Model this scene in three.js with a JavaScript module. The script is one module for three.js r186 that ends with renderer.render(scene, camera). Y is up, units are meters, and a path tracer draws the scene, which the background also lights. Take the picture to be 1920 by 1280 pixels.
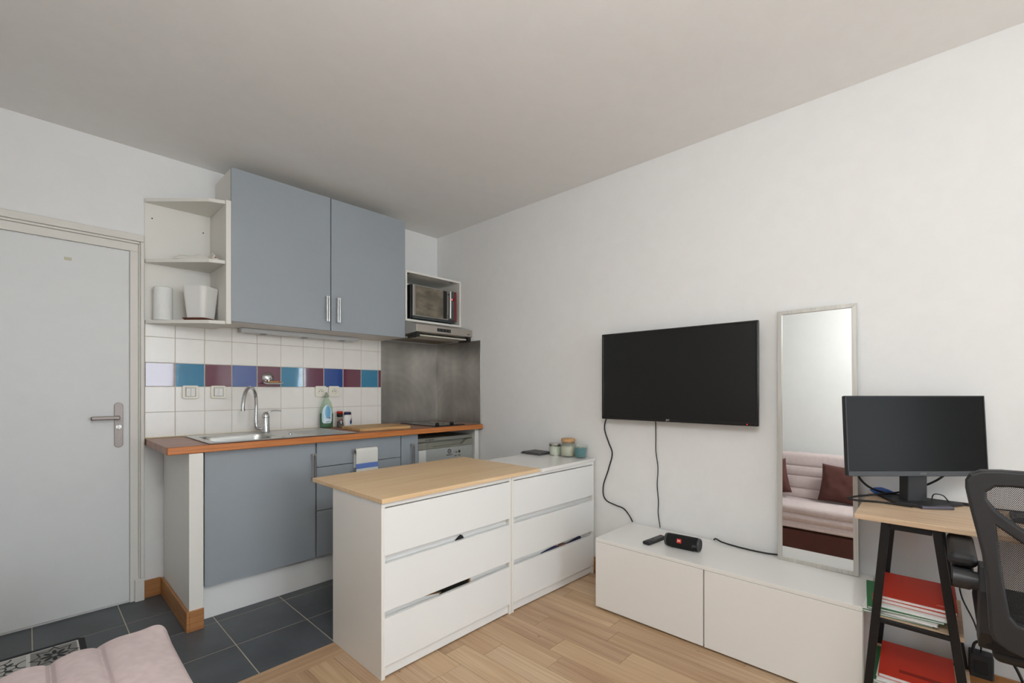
import * as THREE from 'three';
import { RoundedBoxGeometry } from 'three/addons/geometries/RoundedBoxGeometry.js';
import { mergeGeometries } from 'three/addons/utils/BufferGeometryUtils.js';
import { RectAreaLightUniformsLib } from 'three/addons/lights/RectAreaLightUniformsLib.js';
import { FontLoader } from 'three/addons/loaders/FontLoader.js';
import { TextGeometry } from 'three/addons/geometries/TextGeometry.js';

// ------------------------------------------------------------------ camera, daylight, exposure
const scene = new THREE.Scene();
const renderer = new THREE.WebGLRenderer({ antialias: true });
renderer.toneMapping = THREE.LinearToneMapping;
renderer.toneMappingExposure = 0.97;
renderer.shadowMap.enabled = true;
const camera = new THREE.PerspectiveCamera(2 * Math.atan(640 / 853) * 180 / Math.PI, 1.5, 0.05, 60);
camera.position.set(-2.664, 1.25, 3.478);
camera.lookAt(-2.664 + 0.729, 1.25, 3.478 - 0.6845);
camera.setViewOffset(1920, 1280, 0, -90, 1920, 1280);   // lens shifted up: the horizon lies below the middle
camera.updateMatrixWorld(true);
scene.background = new THREE.Color(0.80, 0.90, 1.0);
scene.backgroundIntensity = 6;
// overcast daylight entering through the tall casement window behind the camera
const WIN = { x0: -2.30, x1: -0.62, y0: 0.35, y1: 2.45, z: 7.60 };          // opposite the kitchen
RectAreaLightUniformsLib.init();
function daylight(name, w, h, at, to, power) {
  const l = new THREE.RectAreaLight(new THREE.Color(0.86, 0.95, 1.0), power, w, h);
  l.position.set(...at); l.lookAt(...to); l.name = name; scene.add(l);
}
daylight('window_daylight', WIN.x1 - WIN.x0, WIN.y1 - WIN.y0, [(WIN.x0 + WIN.x1) / 2, 1.40, WIN.z + 0.17], [(WIN.x0 + WIN.x1) / 2, 1.40, 0], 3.75);
// soft white paper lantern hanging above the camera, out of the frame
const LAMP = { x: -2.42, y: 2.14, z: 3.46, r: 0.235 };
const lamp = new THREE.PointLight(new THREE.Color(0.96, 0.99, 1.0), 3.65, 0, 2);
lamp.position.set(LAMP.x, LAMP.y, LAMP.z); lamp.castShadow = true; lamp.shadow.radius = 11; lamp.name = 'lantern_light'; scene.add(lamp);

// ------------------------------------------------------------------ helpers
let seed = 7;
const rnd = () => { seed = (seed * 1664525 + 1013904223) >>> 0; return seed / 4294967296; };
const rr = (a, b) => a + (b - a) * rnd();
const V = (x, y, z) => new THREE.Vector3(x, y, z);
const col = (r, g, b) => new THREE.Color().setRGB(r / 255, g / 255, b / 255, THREE.SRGBColorSpace);

// box-projected uv in metres; grain: axis along which u runs
function uvm(g, grain = 'x') {
  const p = g.attributes.position, n = g.attributes.normal, uv = new Float32Array(p.count * 2);
  for (let i = 0; i < p.count; i++) {
    const c = { x: p.getX(i), y: p.getY(i), z: p.getZ(i) };
    const a = { x: Math.abs(n.getX(i)), y: Math.abs(n.getY(i)), z: Math.abs(n.getZ(i)) };
    const d = a.y >= a.x && a.y >= a.z ? 'y' : a.x >= a.z ? 'x' : 'z';
    const ax = ['x', 'y', 'z'].filter(k => k !== d);
    const u = ax.includes(grain) ? grain : ax[0], v = ax.find(k => k !== u);
    uv[2 * i] = c[u]; uv[2 * i + 1] = c[v];
  }
  g.setAttribute('uv', new THREE.BufferAttribute(uv, 2));
  return g;
}
const clean = g => { const h = g.index ? g.toNonIndexed() : g; for (const k of Object.keys(h.attributes)) if (!['position', 'normal', 'uv'].includes(k)) h.deleteAttribute(k); return h; };
const merge = list => mergeGeometries(list.map(clean));
function bb(x0, x1, y0, y1, z0, z1, r = 0, grain = 'x', seg = 2) {
  const w = x1 - x0, h = y1 - y0, d = z1 - z0;
  const rad = Math.min(r, w / 2.01, h / 2.01, d / 2.01);
  const g = rad > 0 ? new RoundedBoxGeometry(w, h, d, seg, rad) : new THREE.BoxGeometry(w, h, d);
  g.translate((x0 + x1) / 2, (y0 + y1) / 2, (z0 + z1) / 2);
  return uvm(clean(g), grain);
}
function cyl(r0, r1, h, x, y, z, axis = 'y', seg = 24) {   // r0 bottom, r1 top, centred
  const g = new THREE.CylinderGeometry(r1, r0, h, seg);
  if (axis === 'x') g.rotateZ(-Math.PI / 2);
  if (axis === 'z') g.rotateX(Math.PI / 2);
  return clean(g.translate(x, y, z));
}
const lathe = (pts, x = 0, y = 0, z = 0, seg = 36) => clean(new THREE.LatheGeometry(pts.map(p => new THREE.Vector2(p[0], p[1])), seg).translate(x, y, z));
function tube(pts, r, seg = 40, rad = 8, closed = false) {
  return clean(new THREE.TubeGeometry(new THREE.CatmullRomCurve3(pts.map(p => V(...p)), closed, 'centripetal'), seg, r, rad, closed));
}
function bar(a, b, w, d, up = [0, 0, 1]) {   // straight square bar
  const A = V(...a), B = V(...b), L = A.distanceTo(B);
  const g = new RoundedBoxGeometry(w, L, d, 1, Math.min(w, d) * 0.12);
  const y = B.clone().sub(A).normalize(), x = y.clone().cross(V(...up)).normalize(), z = x.clone().cross(y);
  g.applyMatrix4(new THREE.Matrix4().makeBasis(x, y, z).setPosition(A.add(B).multiplyScalar(0.5)));
  return uvm(clean(g));
}
function extr(pts, depth, bevel = 0, holes = []) {
  const s = new THREE.Shape(pts.map(p => new THREE.Vector2(...p)));
  for (const h of holes) s.holes.push(new THREE.Path(h.map(p => new THREE.Vector2(...p))));
  return clean(new THREE.ExtrudeGeometry(s, { depth, bevelEnabled: bevel > 0, bevelSize: bevel, bevelThickness: bevel, bevelOffset: -bevel, bevelSegments: 3, curveSegments: 12 }));
}
const taken = {};
function numbered(n) { const k = taken[n] = (taken[n] ?? -1) + 1; return k ? `${n}_${String(k).padStart(3, '0')}` : n; }
function shade(o) { o.traverse(m => { m.castShadow = m.receiveShadow = true; }); return o; }
function part(parent, name, g, m, label) {
  const o = new THREE.Mesh(g, m); o.name = name; parent.add(o);
  o.castShadow = o.receiveShadow = true;
  if (label) o.userData.label = label;
  return o;
}
function thing(name, label, category, pos = [0, 0, 0], group) {
  const o = new THREE.Group(); o.name = numbered(name); scene.add(o); o.position.set(...pos);
  o.userData = { label, category }; if (group) o.userData.group = group;
  return o;
}
function single(name, label, category, g, m, group) {
  const o = part(scene, numbered(name), g, m); o.userData = { label, category }; if (group) o.userData.group = group; return o;
}
function struct(name, g, m, label, category) {
  const o = g ? part(scene, name, g, m) : new THREE.Group(); o.name = name; scene.add(o);
  o.userData = { kind: 'structure', label, category }; return o;
}

// ------------------------------------------------------------------ procedural textures
function lattice(n) { const a = new Float32Array(n * n); for (let i = 0; i < a.length; i++) a[i] = rnd(); return a; }
const LAT = lattice(64);
function vn(x, y, px, py) {   // periodic value noise
  const xi = Math.floor(x), yi = Math.floor(y), fx = x - xi, fy = y - yi;
  const s = t => t * t * (3 - 2 * t), m = (a, b) => ((a % b) + b) % b;
  const at = (i, j) => LAT[(m(j, py) % 64) * 64 + (m(i, px) % 64)];
  const u = s(fx), v = s(fy);
  return (at(xi, yi) * (1 - u) + at(xi + 1, yi) * u) * (1 - v) + (at(xi, yi + 1) * (1 - u) + at(xi + 1, yi + 1) * u) * v;
}
function fbm(u, v, px, py, oct = 4) { let s = 0, a = 0.5, t = 0; for (let k = 0; k < oct; k++) { s += a * vn(u * px, v * py, px, py); t += a; a *= 0.5; px *= 2; py *= 2; } return s / t; }
function tex(w, h, f, size, srgb = true) {   // f(u,v) -> [r,g,b] 0..255; size = metres covered
  const d = new Uint8Array(w * h * 4);
  for (let j = 0; j < h; j++) for (let i = 0; i < w; i++) {
    const c = f(i / w, j / h), k = 4 * (j * w + i);
    d[k] = Math.max(0, Math.min(255, c[0])); d[k + 1] = Math.max(0, Math.min(255, c[1])); d[k + 2] = Math.max(0, Math.min(255, c[2])); d[k + 3] = c.length > 3 ? c[3] : 255;
  }
  const t = new THREE.DataTexture(d, w, h); t.wrapS = t.wrapT = THREE.RepeatWrapping; t.magFilter = THREE.LinearFilter; t.minFilter = THREE.LinearMipmapLinearFilter; t.generateMipmaps = true;
  if (srgb) t.colorSpace = THREE.SRGBColorSpace;
  if (size) t.repeat.set(1 / size[0], 1 / size[1]);
  t.needsUpdate = true; return t;
}
const mix3 = (a, b, t) => a.map((x, i) => x + (b[i] - x) * t);
function woodTex(base, dark, size, o = {}) {
  const { w = 512, h = 256, streak = 26, contrast = 1, knots = [], off = 0, stripes = 0 } = o;
  return tex(w, h, (u, v) => {
    let warp = fbm(u, v + off, 3, 4, 3) - 0.5, vv = v + warp * 0.08, kd = 0;
    for (const [ku, kv, kr] of knots) { const d = Math.hypot((u - ku) * 3.2, v - kv) / kr; if (d < 3) { vv += 0.05 * Math.exp(-d); kd = Math.max(kd, Math.exp(-d * d * 2.2)); } }
    let t = 0.55 * fbm(u + off, vv, 2, streak, 3) + 0.3 * fbm(u, vv + off, 6, streak * 3, 2) + 0.35 * fbm(u + off * 2, v, 3, 3, 3) - 0.1;
    if (stripes) t += 0.22 * (vn(0.5 + off, Math.floor(v * stripes) * 1.7, 64, 64) - 0.5);
    t = Math.max(0, Math.min(1, (t - 0.32) * 1.6 * contrast + 0.2));
    return mix3(mix3(base, dark, t), [95, 62, 38], kd * 0.75);
  }, size);
}
const fineBump = tex(256, 256, (u, v) => { const x = 120 + 90 * (fbm(u, v, 40, 40, 3) - 0.5) + 60 * (fbm(u, v, 6, 6, 2) - 0.5); return [x, x, x]; }, [0.5, 0.5], false);
const fabricBump = tex(256, 256, (u, v) => { const x = 128 + 50 * Math.sin(u * Math.PI * 2 * 48) * Math.sin(v * Math.PI * 2 * 48) + 70 * (fbm(u, v, 32, 32, 2) - 0.5); return [x, x, x]; }, [0.12, 0.12], false);
const scuff = tex(256, 256, (u, v) => { const x = 130 + 120 * (fbm(u, v, 5, 5, 5) - 0.5); return [x, x, x]; }, [0.7, 0.7], false);
const paintMap = (r, g, b) => tex(256, 256, (u, v) => { const k = 1 + 0.012 * (fbm(u, v, 4, 4, 4) - 0.5) + 0.012 * (fbm(u, v, 30, 30, 2) - 0.5); return [r * k, g * k, b * k]; }, [2.3, 2.1]);

const std = (c, roughness = 0.5, o = {}) => new THREE.MeshStandardMaterial({ color: c, roughness, ...o });
const phy = (c, roughness = 0.5, o = {}) => new THREE.MeshPhysicalMaterial({ color: c, roughness, ...o });
const W1 = new THREE.Color(1, 1, 1);
const M = {
  wall: std(W1, 0.92, { map: paintMap(239, 238, 236), bumpMap: fineBump, bumpScale: 0.0006 }),
  ceiling: std(W1, 0.95, { map: paintMap(241, 239, 236), bumpMap: fineBump, bumpScale: 0.0005 }),
  doorPaint: std(W1, 0.55, { map: paintMap(226, 227, 226), bumpMap: fineBump, bumpScale: 0.0003 }),
  framePaint: std(W1, 0.5, { map: paintMap(226, 222, 214) }),
  melamine: std(col(240, 240, 238), 0.38, { bumpMap: fineBump, bumpScale: 0.00012 }),
  melamineSide: std(col(238, 235, 228), 0.45, { bumpMap: fineBump, bumpScale: 0.00012 }),
  gloss: std(col(240, 238, 234), 0.2),
  shelfWhite: std(col(233, 230, 222), 0.5),
  lacquer: std(W1, 0.42, { map: tex(128, 128, (u, v) => { const k = 1 + 0.03 * (fbm(u, v, 5, 5, 4) - 0.5); return [158 * k, 165 * k, 171 * k]; }, [1.1, 1.3]), bumpMap: fineBump, bumpScale: 0.0002 }),
  steel: std(col(176, 174, 170), 0.32, { metalness: 1, roughnessMap: null }),
  chrome: std(col(214, 216, 218), 0.12, { metalness: 1 }),
  satin: std(col(200, 198, 194), 0.3, { metalness: 1 }),
  handleSteel: std(col(150, 142, 138), 0.5, { metalness: 1 }),
  sinkSteel: std(col(198, 198, 195), 0.28, { metalness: 1, bumpMap: fineBump, bumpScale: 0.0002 }),
  splash: std(W1, 0.42, { metalness: 1, map: tex(512, 512, (u, v) => { const s = fbm(u, v, 4, 4, 4), r = Math.hypot(u - 0.32, v - 0.42), ring = Math.sin(r * 70 + 5 * s) * 0.5 + 0.5; const k = 158 + 40 * (s - 0.5) + 5 * ring * fbm(u, v, 3, 3, 2) + 12 * (fbm(u, v, 14, 2, 2) - 0.5); return [k * 1.02, k, k * 0.97]; }, [0.75, 0.72]), roughnessMap: tex(256, 256, (u, v) => { const x = 215 + 60 * (fbm(u, v, 4, 5, 3) - 0.5); return [x, x, x]; }, [0.7, 0.7], false) }),
  grout: std(col(208, 200, 186), 0.9),
  groutFloor: std(col(190, 180, 162), 0.95),
  tileWhite: phy(W1, 0.22, { map: tex(128, 128, (u, v) => { const k = 1 + 0.02 * (fbm(u, v, 6, 6, 3) - 0.5); return [245 * k, 241 * k, 235 * k]; }, [0.31, 0.31]), bumpMap: fineBump, bumpScale: 0.0004 }),
  plum: phy(col(108, 48, 72), 0.06, { clearcoat: 1, clearcoatRoughness: 0.03, bumpMap: scuff, bumpScale: 0.0004 }),
  teal: phy(col(20, 128, 170), 0.07, { clearcoat: 1, clearcoatRoughness: 0.03, bumpMap: scuff, bumpScale: 0.0004 }),
  blue: phy(col(58, 88, 158), 0.08, { clearcoat: 1, clearcoatRoughness: 0.03, bumpMap: scuff, bumpScale: 0.0004 }),
  worktop: std(W1, 0.34, { map: woodTex([190, 124, 88], [128, 78, 54], [0.9, 0.3], { streak: 20, contrast: 1.2, stripes: 7 }), bumpMap: fineBump, bumpScale: 0.0002 }),
  worktopEdge: std(W1, 0.4, { map: woodTex([230, 150, 84], [182, 104, 48], [0.7, 0.16], { streak: 14, contrast: 1.1, off: 0.3, stripes: 2 }) }),
  beech: std(W1, 0.42, { map: woodTex([242, 214, 174], [224, 188, 142], [1.2, 0.5], { streak: 22, contrast: 0.9, off: 0.6 }) }),
  desk: std(W1, 0.5, { map: woodTex([232, 206, 176], [202, 170, 136], [0.8, 0.3], { streak: 24, contrast: 1.1, off: 0.15 }) }),
  board: std(W1, 0.55, { map: woodTex([222, 184, 132], [196, 152, 100], [0.5, 0.25], { streak: 16, off: 0.4 }) }),
  skirting: std(W1, 0.45, { map: woodTex([200, 146, 92], [160, 104, 58], [0.9, 0.2], { streak: 18, off: 0.75 }) }),
  black: std(col(22, 22, 23), 0.5),
  blackMetal: std(col(26, 26, 28), 0.45, { metalness: 0.3 }),
  blackPlastic: std(col(36, 36, 38), 0.55, { bumpMap: fineBump, bumpScale: 0.0002 }),
  cable: std(col(20, 20, 20), 0.5),
  screen: phy(col(20, 20, 20), 0.22, { specularIntensity: 0.9 }),
  bezel: std(col(17, 17, 18), 0.25),
  mirror: std(col(235, 238, 237), 0.015, { metalness: 1 }),
  mirrorFrame: std(W1, 0.42, { metalness: 0.25, map: tex(256, 64, (u, v) => { const k = 196 + 26 * (fbm(u, v, 3, 20, 3) - 0.5); return [k, k * 0.985, k * 0.95]; }, [0.6, 0.1]) }),
  outlet: std(col(238, 234, 220), 0.4),
  pink: std(W1, 0.95, { map: tex(256, 256, (u, v) => { const k = 1 + 0.06 * (fbm(u, v, 5, 5, 4) - 0.5) + 0.05 * (fbm(u, v, 60, 60, 1) - 0.5); return [216 * k, 198 * k, 196 * k]; }, [0.9, 0.9]), bumpMap: fabricBump, bumpScale: 0.0006 }),
  brown: std(W1, 0.95, { map: tex(128, 128, (u, v) => { const k = 1 + 0.12 * (fbm(u, v, 8, 8, 3) - 0.5); return [92 * k, 54 * k, 48 * k]; }, [0.5, 0.5]), bumpMap: fabricBump, bumpScale: 0.0006 }),
  paper: std(col(240, 240, 240), 0.8),
  red: std(col(206, 52, 30), 0.4), green: std(col(36, 120, 66), 0.45),
  white: std(col(242, 240, 236), 0.5),
};

// ------------------------------------------------------------------ room shell
const RX0 = -3.30, RZ1 = 7.60, RH = 2.683;
const WT = 0.2;
const wallBack = struct('wall_back', uvm(bb(RX0 - WT, 0 + WT, -0.1, RH + 0.1, -WT, 0)), M.wall, 'white painted wall behind the kitchen and the door', 'wall');
struct('wall_right', bb(0, WT, -0.1, RH + 0.1, 0, RZ1 + WT), M.wall, 'long white painted wall carrying the television', 'wall');
struct('wall_left', bb(RX0 - WT, RX0, -0.1, RH + 0.1, 0, RZ1 + WT), M.wall, 'white painted wall behind the sofa', 'wall');
struct('wall_front', merge([bb(RX0, WIN.x0, -0.1, RH + 0.1, RZ1, RZ1 + WT), bb(WIN.x1, 0, -0.1, RH + 0.1, RZ1, RZ1 + WT), bb(WIN.x0, WIN.x1, -0.1, WIN.y0, RZ1, RZ1 + WT), bb(WIN.x0, WIN.x1, WIN.y1, RH + 0.1, RZ1, RZ1 + WT)]), M.wall, 'white painted wall around the tall window', 'wall');
struct('ceiling', bb(RX0, 0, RH, RH + 0.1, 0, RZ1), M.ceiling, 'plain white painted ceiling', 'ceiling');

const paneGlass = phy(W1, 0, { transmission: 1, thickness: 0, ior: 1.45 });
function casement(name, label, a0, a1, y0, y1, place) { // built along local x, facing -z, then placed
  const w = struct(name, null, null, label, 'window'), z0 = 0.06, z1 = 0.11, m = (a0 + a1) / 2;
  part(w, 'window_frame', merge([bb(a0, a0 + 0.05, y0, y1, z0, z1, 0.004), bb(a1 - 0.05, a1, y0, y1, z0, z1, 0.004), bb(a0 + 0.05, a1 - 0.05, y0, y0 + 0.06, z0, z1, 0.004), bb(a0 + 0.05, a1 - 0.05, y1 - 0.06, y1, z0, z1, 0.004), bb(m - 0.05, m + 0.05, y0 + 0.06, y1 - 0.06, z0, z1, 0.004)]), M.white);
  part(w, 'pane', bb(a0 + 0.05, m - 0.05, y0 + 0.06, y1 - 0.06, z0 + 0.02, z0 + 0.024), paneGlass);
  part(w, 'pane', bb(m + 0.05, a1 - 0.05, y0 + 0.06, y1 - 0.06, z0 + 0.02, z0 + 0.024), paneGlass);
  place(w);
}
casement('window_1', 'tall two-leaf casement window opposite the kitchen', WIN.x0, WIN.x1, WIN.y0, WIN.y1, w => w.position.set(0, 0, RZ1));
{
  const t = thing('paper_lantern', 'round white paper lantern hanging from the ceiling beside the sofa', 'ceiling light', [LAMP.x, LAMP.y, LAMP.z]);
  const rib = []; for (let k = 0; k <= 72; k++) { const a = -Math.PI / 2 + 0.16 + (Math.PI - 0.32) * k / 72; rib.push([LAMP.r * Math.cos(a) * (1 - 0.012 * Math.abs(Math.sin(a * 14))), LAMP.r * Math.sin(a)]); }
  part(t, 'shade', lathe(rib, 0, 0, 0, 48), new THREE.MeshStandardMaterial({ color: 0xf4f2ec, roughness: 0.9, side: THREE.DoubleSide, emissive: new THREE.Color(1, 0.99, 0.97), emissiveIntensity: 0.9 }), 'glowing ribbed paper shade');
  part(t, 'cord', cyl(0.003, 0.003, RH - LAMP.y - LAMP.r - 0.012, 0, (RH - LAMP.y + LAMP.r - 0.012) / 2, 0, 'y', 8), M.white);
  part(t, 'ceiling_rose', lathe([[0.0001, 0], [0.035, 0.004], [0.045, 0.018], [0.045, 0.022], [0.0001, 0.022]], 0, RH - LAMP.y - 0.0225, 0), M.white);
}
{ // floor: oak planks and dark tiles, each a piece of its own on a sub-floor
  const floor = struct('floor', null, null, 'floor of oak planks and dark grey tiles', 'floor');
  part(floor, 'subfloor', bb(RX0, 0, -0.1, -0.009, 0, RZ1), M.groutFloor);
  part(floor, 'grout_bed', bb(RX0, 0, -0.0089, -0.0012, 0.001, 1.2925), M.groutFloor, 'pale beige grout');
  const pm = [];
  const tones = [[[228, 198, 161], [179, 144, 110]], [[217, 182, 142], [162, 126, 93]], [[239, 214, 181], [195, 163, 130]], [[210, 177, 144], [155, 121, 93]], [[232, 205, 164], [186, 151, 112]], [[221, 191, 159], [171, 137, 108]], [[204, 170, 134], [149, 117, 88]], [[234, 207, 173], [190, 156, 120]]];
  tones.forEach(([a0, b0], i) => { const a = mix3([206, 176, 142], a0, 0.5), b = mix3([168, 132, 100], b0, 0.5); pm.push(std(W1, 0.4, { map: woodTex(a, b, [1.3, 0.26], { streak: 16 + (i % 3) * 5, contrast: 0.85, off: i * 0.137, knots: i % 2 ? [[0.23 + 0.1 * i % 0.7, 0.32, 0.02], [0.7, 0.72, 0.014]] : [[0.61, 0.2, 0.016]] }), roughnessMap: null })); });
  const TZ = 1.293, SZ = 1.419;
  const gap = 0.0007;
  const plank = (x0, x1, z0, z1, k, grain) => {
    const g = bb(x0 + gap, x1 - gap, -0.009, rr(-0.0006, 0.0002), z0 + gap, z1 - gap, 0, grain);
    const uv = g.attributes.uv, du = rr(0, 1.3), dv = rr(0, 0.26); for (let i = 0; i < uv.count; i++) uv.setXY(i, uv.getX(i) + du, uv.getY(i) + dv);
    part(floor, 'plank', g, pm[k]);
  };
  let sx = RX0; for (const e of [-2.6, -1.2, -0.3, 0]) { plank(sx, e, TZ, SZ, 1 + Math.floor(rnd() * 2) * 2, 'x'); sx = e; }
  const lines = [0]; for (let x = -0.08; x > RX0; x -= 0.1235) lines.push(x); lines.push(RX0);
  const fixed = { 4: 2.215, 6: 1.915, 7: 2.11, 9: 1.914 };
  let last = 0;
  for (let i = 0; i + 1 < lines.length; i++) {
    let z = SZ, first = true;
    while (z < RZ1) {
      let e = first ? (fixed[i] ?? SZ + rr(0.25, 0.95)) : z + [0.5, 0.68, 0.86, 1.02][Math.floor(rnd() * 4)];
      if (RZ1 - e < 0.2) e = RZ1;
      let k = Math.floor(rnd() * pm.length); if (k === last) k = (k + 3) % pm.length; last = k;
      plank(lines[i + 1], lines[i], z, e, k, 'z');
      z = e; first = false;
    }
  }
  const tm = [0, 1, 2].map(i => std(W1, 0.42, { map: tex(256, 256, (u, v) => { const k = 1 + 0.34 * (fbm(u + i * 0.31, v, 4, 4, 5) - 0.5) + 0.08 * (fbm(u, v, 40, 40, 2) - 0.5); return [78 * k, 82 * k, 86 * k]; }, [0.8, 0.8]), bumpMap: scuff, bumpScale: 0.0012 }));
  const tx = [0]; for (let x = -0.254; x > RX0; x -= 0.342) tx.push(x); tx.push(RX0);
  const tz = [0, 0.315, 0.64, 0.967, TZ];
  for (let i = 0; i + 1 < tx.length; i++) for (let j = 0; j < 4; j++) {
    const a = 0.0022, g = bb(tx[i + 1] + a, tx[i] - a, -0.0088, 0, tz[j] + a, tz[j + 1] - (j === 3 ? 0.0005 : a), 0.0012, 'x', 1);
    const uv = g.attributes.uv, du = rnd(), dv = rnd(); for (let q = 0; q < uv.count; q++) uv.setXY(q, uv.getX(q) + du, uv.getY(q) + dv);
    part(floor, 'tile', g, tm[Math.floor(rnd() * 3)]);
  }
}
{ // skirting
  struct('baseboard_back', bb(-2.187, -2.106, 0, 0.105, 0, 0.014, 0.003), M.skirting, 'short oak baseboard between door frame and sink unit', 'baseboard');
  struct('baseboard_right', bb(-0.014, 0, 0, 0.105, 0.66, RZ1, 0.003, 'z'), M.skirting, 'oak baseboard along the television wall', 'baseboard');
  struct('baseboard_left', bb(RX0, RX0 + 0.014, 0, 0.105, 0.02, RZ1, 0.003, 'z'), M.skirting, 'oak baseboard behind the sofa', 'baseboard');
}

{ // entrance door with moulded frame
  const d = struct('door_1', null, null, 'white painted entrance door with steel handle plate', 'door');
  part(d, 'door_leaf', bb(-3.085, -2.256, 0.012, 2.058, 0.0, 0.012, 0.002), M.doorPaint);
  const lf = [[0, 0], [0.048, 0], [0.048, 0.018], [0.040, 0.024], [0.034, 0.018], [0.016, 0.016], [0.010, 0.030], [0, 0.034]];
  // casing: flat reveal plus outer moulding
  const casing = merge([bb(-2.252, -2.214, 0, 2.0635, 0, 0.016, 0.002, 'y'), bb(-3.13, -2.214, 2.064, 2.110, 0, 0.016, 0.002), bb(-3.13, -3.089, 0, 2.064, 0, 0.016, 0.002, 'y')]);
  part(d, 'door_jamb', casing, M.framePaint);
  const mould = merge([bb(-2.2135, -2.2065, 0.13, 2.1105, 0, 0.024, 0.003, 'y'), bb(-2.206, -2.187, 0.13, 2.124, 0, 0.034, 0.005, 'y'), bb(-3.15, -2.2065, 2.111, 2.124, 0, 0.024, 0.003), bb(-3.15, -2.187, 2.1245, 2.165, 0, 0.034, 0.005)]);
  part(d, 'door_moulding', mould, M.framePaint);
  part(d, 'plinth_block', bb(-2.232, -2.188, 0, 0.13, 0, 0.038, 0.003), M.framePaint);
  // handle plate
  const plate = part(d, 'handle_plate', extr([...Array(33)].map((_, i) => { const a = Math.PI * 2 * i / 32; return [0.0195 * Math.cos(a), 0.0195 * Math.sin(a) + (Math.sin(a) >= 0 ? 0.11 : -0.11)]; }), 0.006, 0.002).translate(-2.303, 1.045, 0.012), M.handleSteel, 'brushed steel handle plate');
  plate.name = 'handle_plate';
  part(plate, 'lever', merge([cyl(0.011, 0.011, 0.05, -2.303, 1.088, 0.04, 'z'), bb(-2.425, -2.300, 1.078, 1.099, 0.055, 0.068, 0.006)]), M.handleSteel);
  part(plate, 'thumb_turn', merge([cyl(0.012, 0.012, 0.008, -2.303, 1.035, 0.021, 'z'), bb(-2.307, -2.299, 1.022, 1.048, 0.024, 0.034, 0.002)]), M.steel);
  part(plate, 'spindle_hole', cyl(0.0035, 0.0035, 0.002, -2.303, 1.143, 0.0185, 'z', 12), M.black);
  part(d, 'adhesive_residue', bb(-2.528, -2.498, 1.955, 1.972, 0.0115, 0.0125), std(col(206, 200, 176), 0.7), 'yellowed glue mark left on the door');
}

// ------------------------------------------------------------------ tiled splashback
{
  const w = thing('tiled_splashback', 'glossy wall tiling of white tiles with one coloured row above the worktop', 'wall tiles');
  const xs = [-2.183, -2.034, -1.878, -1.722, -1.566, -1.409, -1.251, -1.094, -0.938, -0.783, -0.627, -0.598];
  const ys = [0.957, 1.112, 1.268, 1.414, 1.57, 1.664];
  part(w, 'grout_bed', bb(-2.183, -0.598, 0.957, 1.664, 0.0003, 0.0045), M.grout);
  const order = ['plum', 'teal', 'plum', 'blue', 'plum', 'teal', 'plum', 'blue', 'plum', 'teal', 'plum'];
  for (let i = 0; i < 11; i++) for (let j = 0; j < 5; j++) {
    const a = 0.0016, c = j === 2, e = c ? 0.0012 : 0;
    const g = bb(xs[i] + a + e, xs[i + 1] - a - e, ys[j] + a, ys[j + 1] - a, 0.001, 0.0068, 0.0014, 'x', 1);
    const o = part(w, 'tile', g, c ? M[order[i]] : M.tileWhite, c ? `glossy ${order[i]} glazed tile` : undefined);
    if (i === 0 && c) { o.geometry = g.clone(); }
  }
}
{ // switches and sockets
  const plate = (w, h, r, hole) => { const p = []; for (let q = 0; q < 4; q++) for (let k = 0; k <= 5; k++) { const a = Math.PI / 2 * (q + k / 5); p.push([(q === 0 || q === 3 ? 1 : -1) * (w - r) + r * Math.cos(a), (q < 2 ? 1 : -1) * (h - r) + r * Math.sin(a)]); } return extr(p, 0.010, 0.003, [hole]).translate(0, 0, 0.003); };
  const rect = (w, h) => [[-w, -h], [-w, h], [w, h], [w, -h]], circ = r => [...Array(32)].map((_, i) => [r * Math.cos(-i * Math.PI / 16), r * Math.sin(-i * Math.PI / 16)]);
  const sw = (x, label) => {
    const t = thing('light_switch', label, 'light switch', [x, 1.2335, 0.007], 'switches over the sink');
    part(t, 'cover_plate', plate(0.044, 0.042, 0.012, rect(0.0265, 0.0275)), M.outlet);
    part(t, 'rocker', bb(-0.0245, -0.0006, -0.0255, 0.0255, 0.002, 0.0195, 0.002), M.white);
    part(t, 'rocker', bb(0.0006, 0.0245, -0.0255, 0.0255, 0.002, 0.0178, 0.002), M.white);
  };
  sw(-1.956, 'white double rocker light switch under the teal tile');
  sw(-1.803, 'white double rocker light switch under the plum tile');
  const so = (x, label) => {
    const t = thing('wall_socket', label, 'socket', [x, 1.235, 0.007], 'sockets over the sink drainer');
    part(t, 'cover_plate', plate(0.043, 0.042, 0.012, circ(0.0205)), M.outlet);
    part(t, 'socket_well', cyl(0.0212, 0.0212, 0.004, 0, 0, 0.005, 'z', 32), M.outlet);
    for (const [hx, hy] of [[-0.0095, 0], [0.0095, 0]]) part(t, 'pin_hole', cyl(0.0034, 0.0034, 0.0012, hx, hy, 0.0076, 'z', 12), M.black);
    part(t, 'earth_pin', cyl(0.0026, 0.0022, 0.012, 0, 0.0105, 0.013, 'z', 12), M.steel);
  };
  so(-1.122, 'white wall socket on the side nearer the tap');
  so(-1.018, 'white wall socket on the side nearer the steel panel');
}
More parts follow.
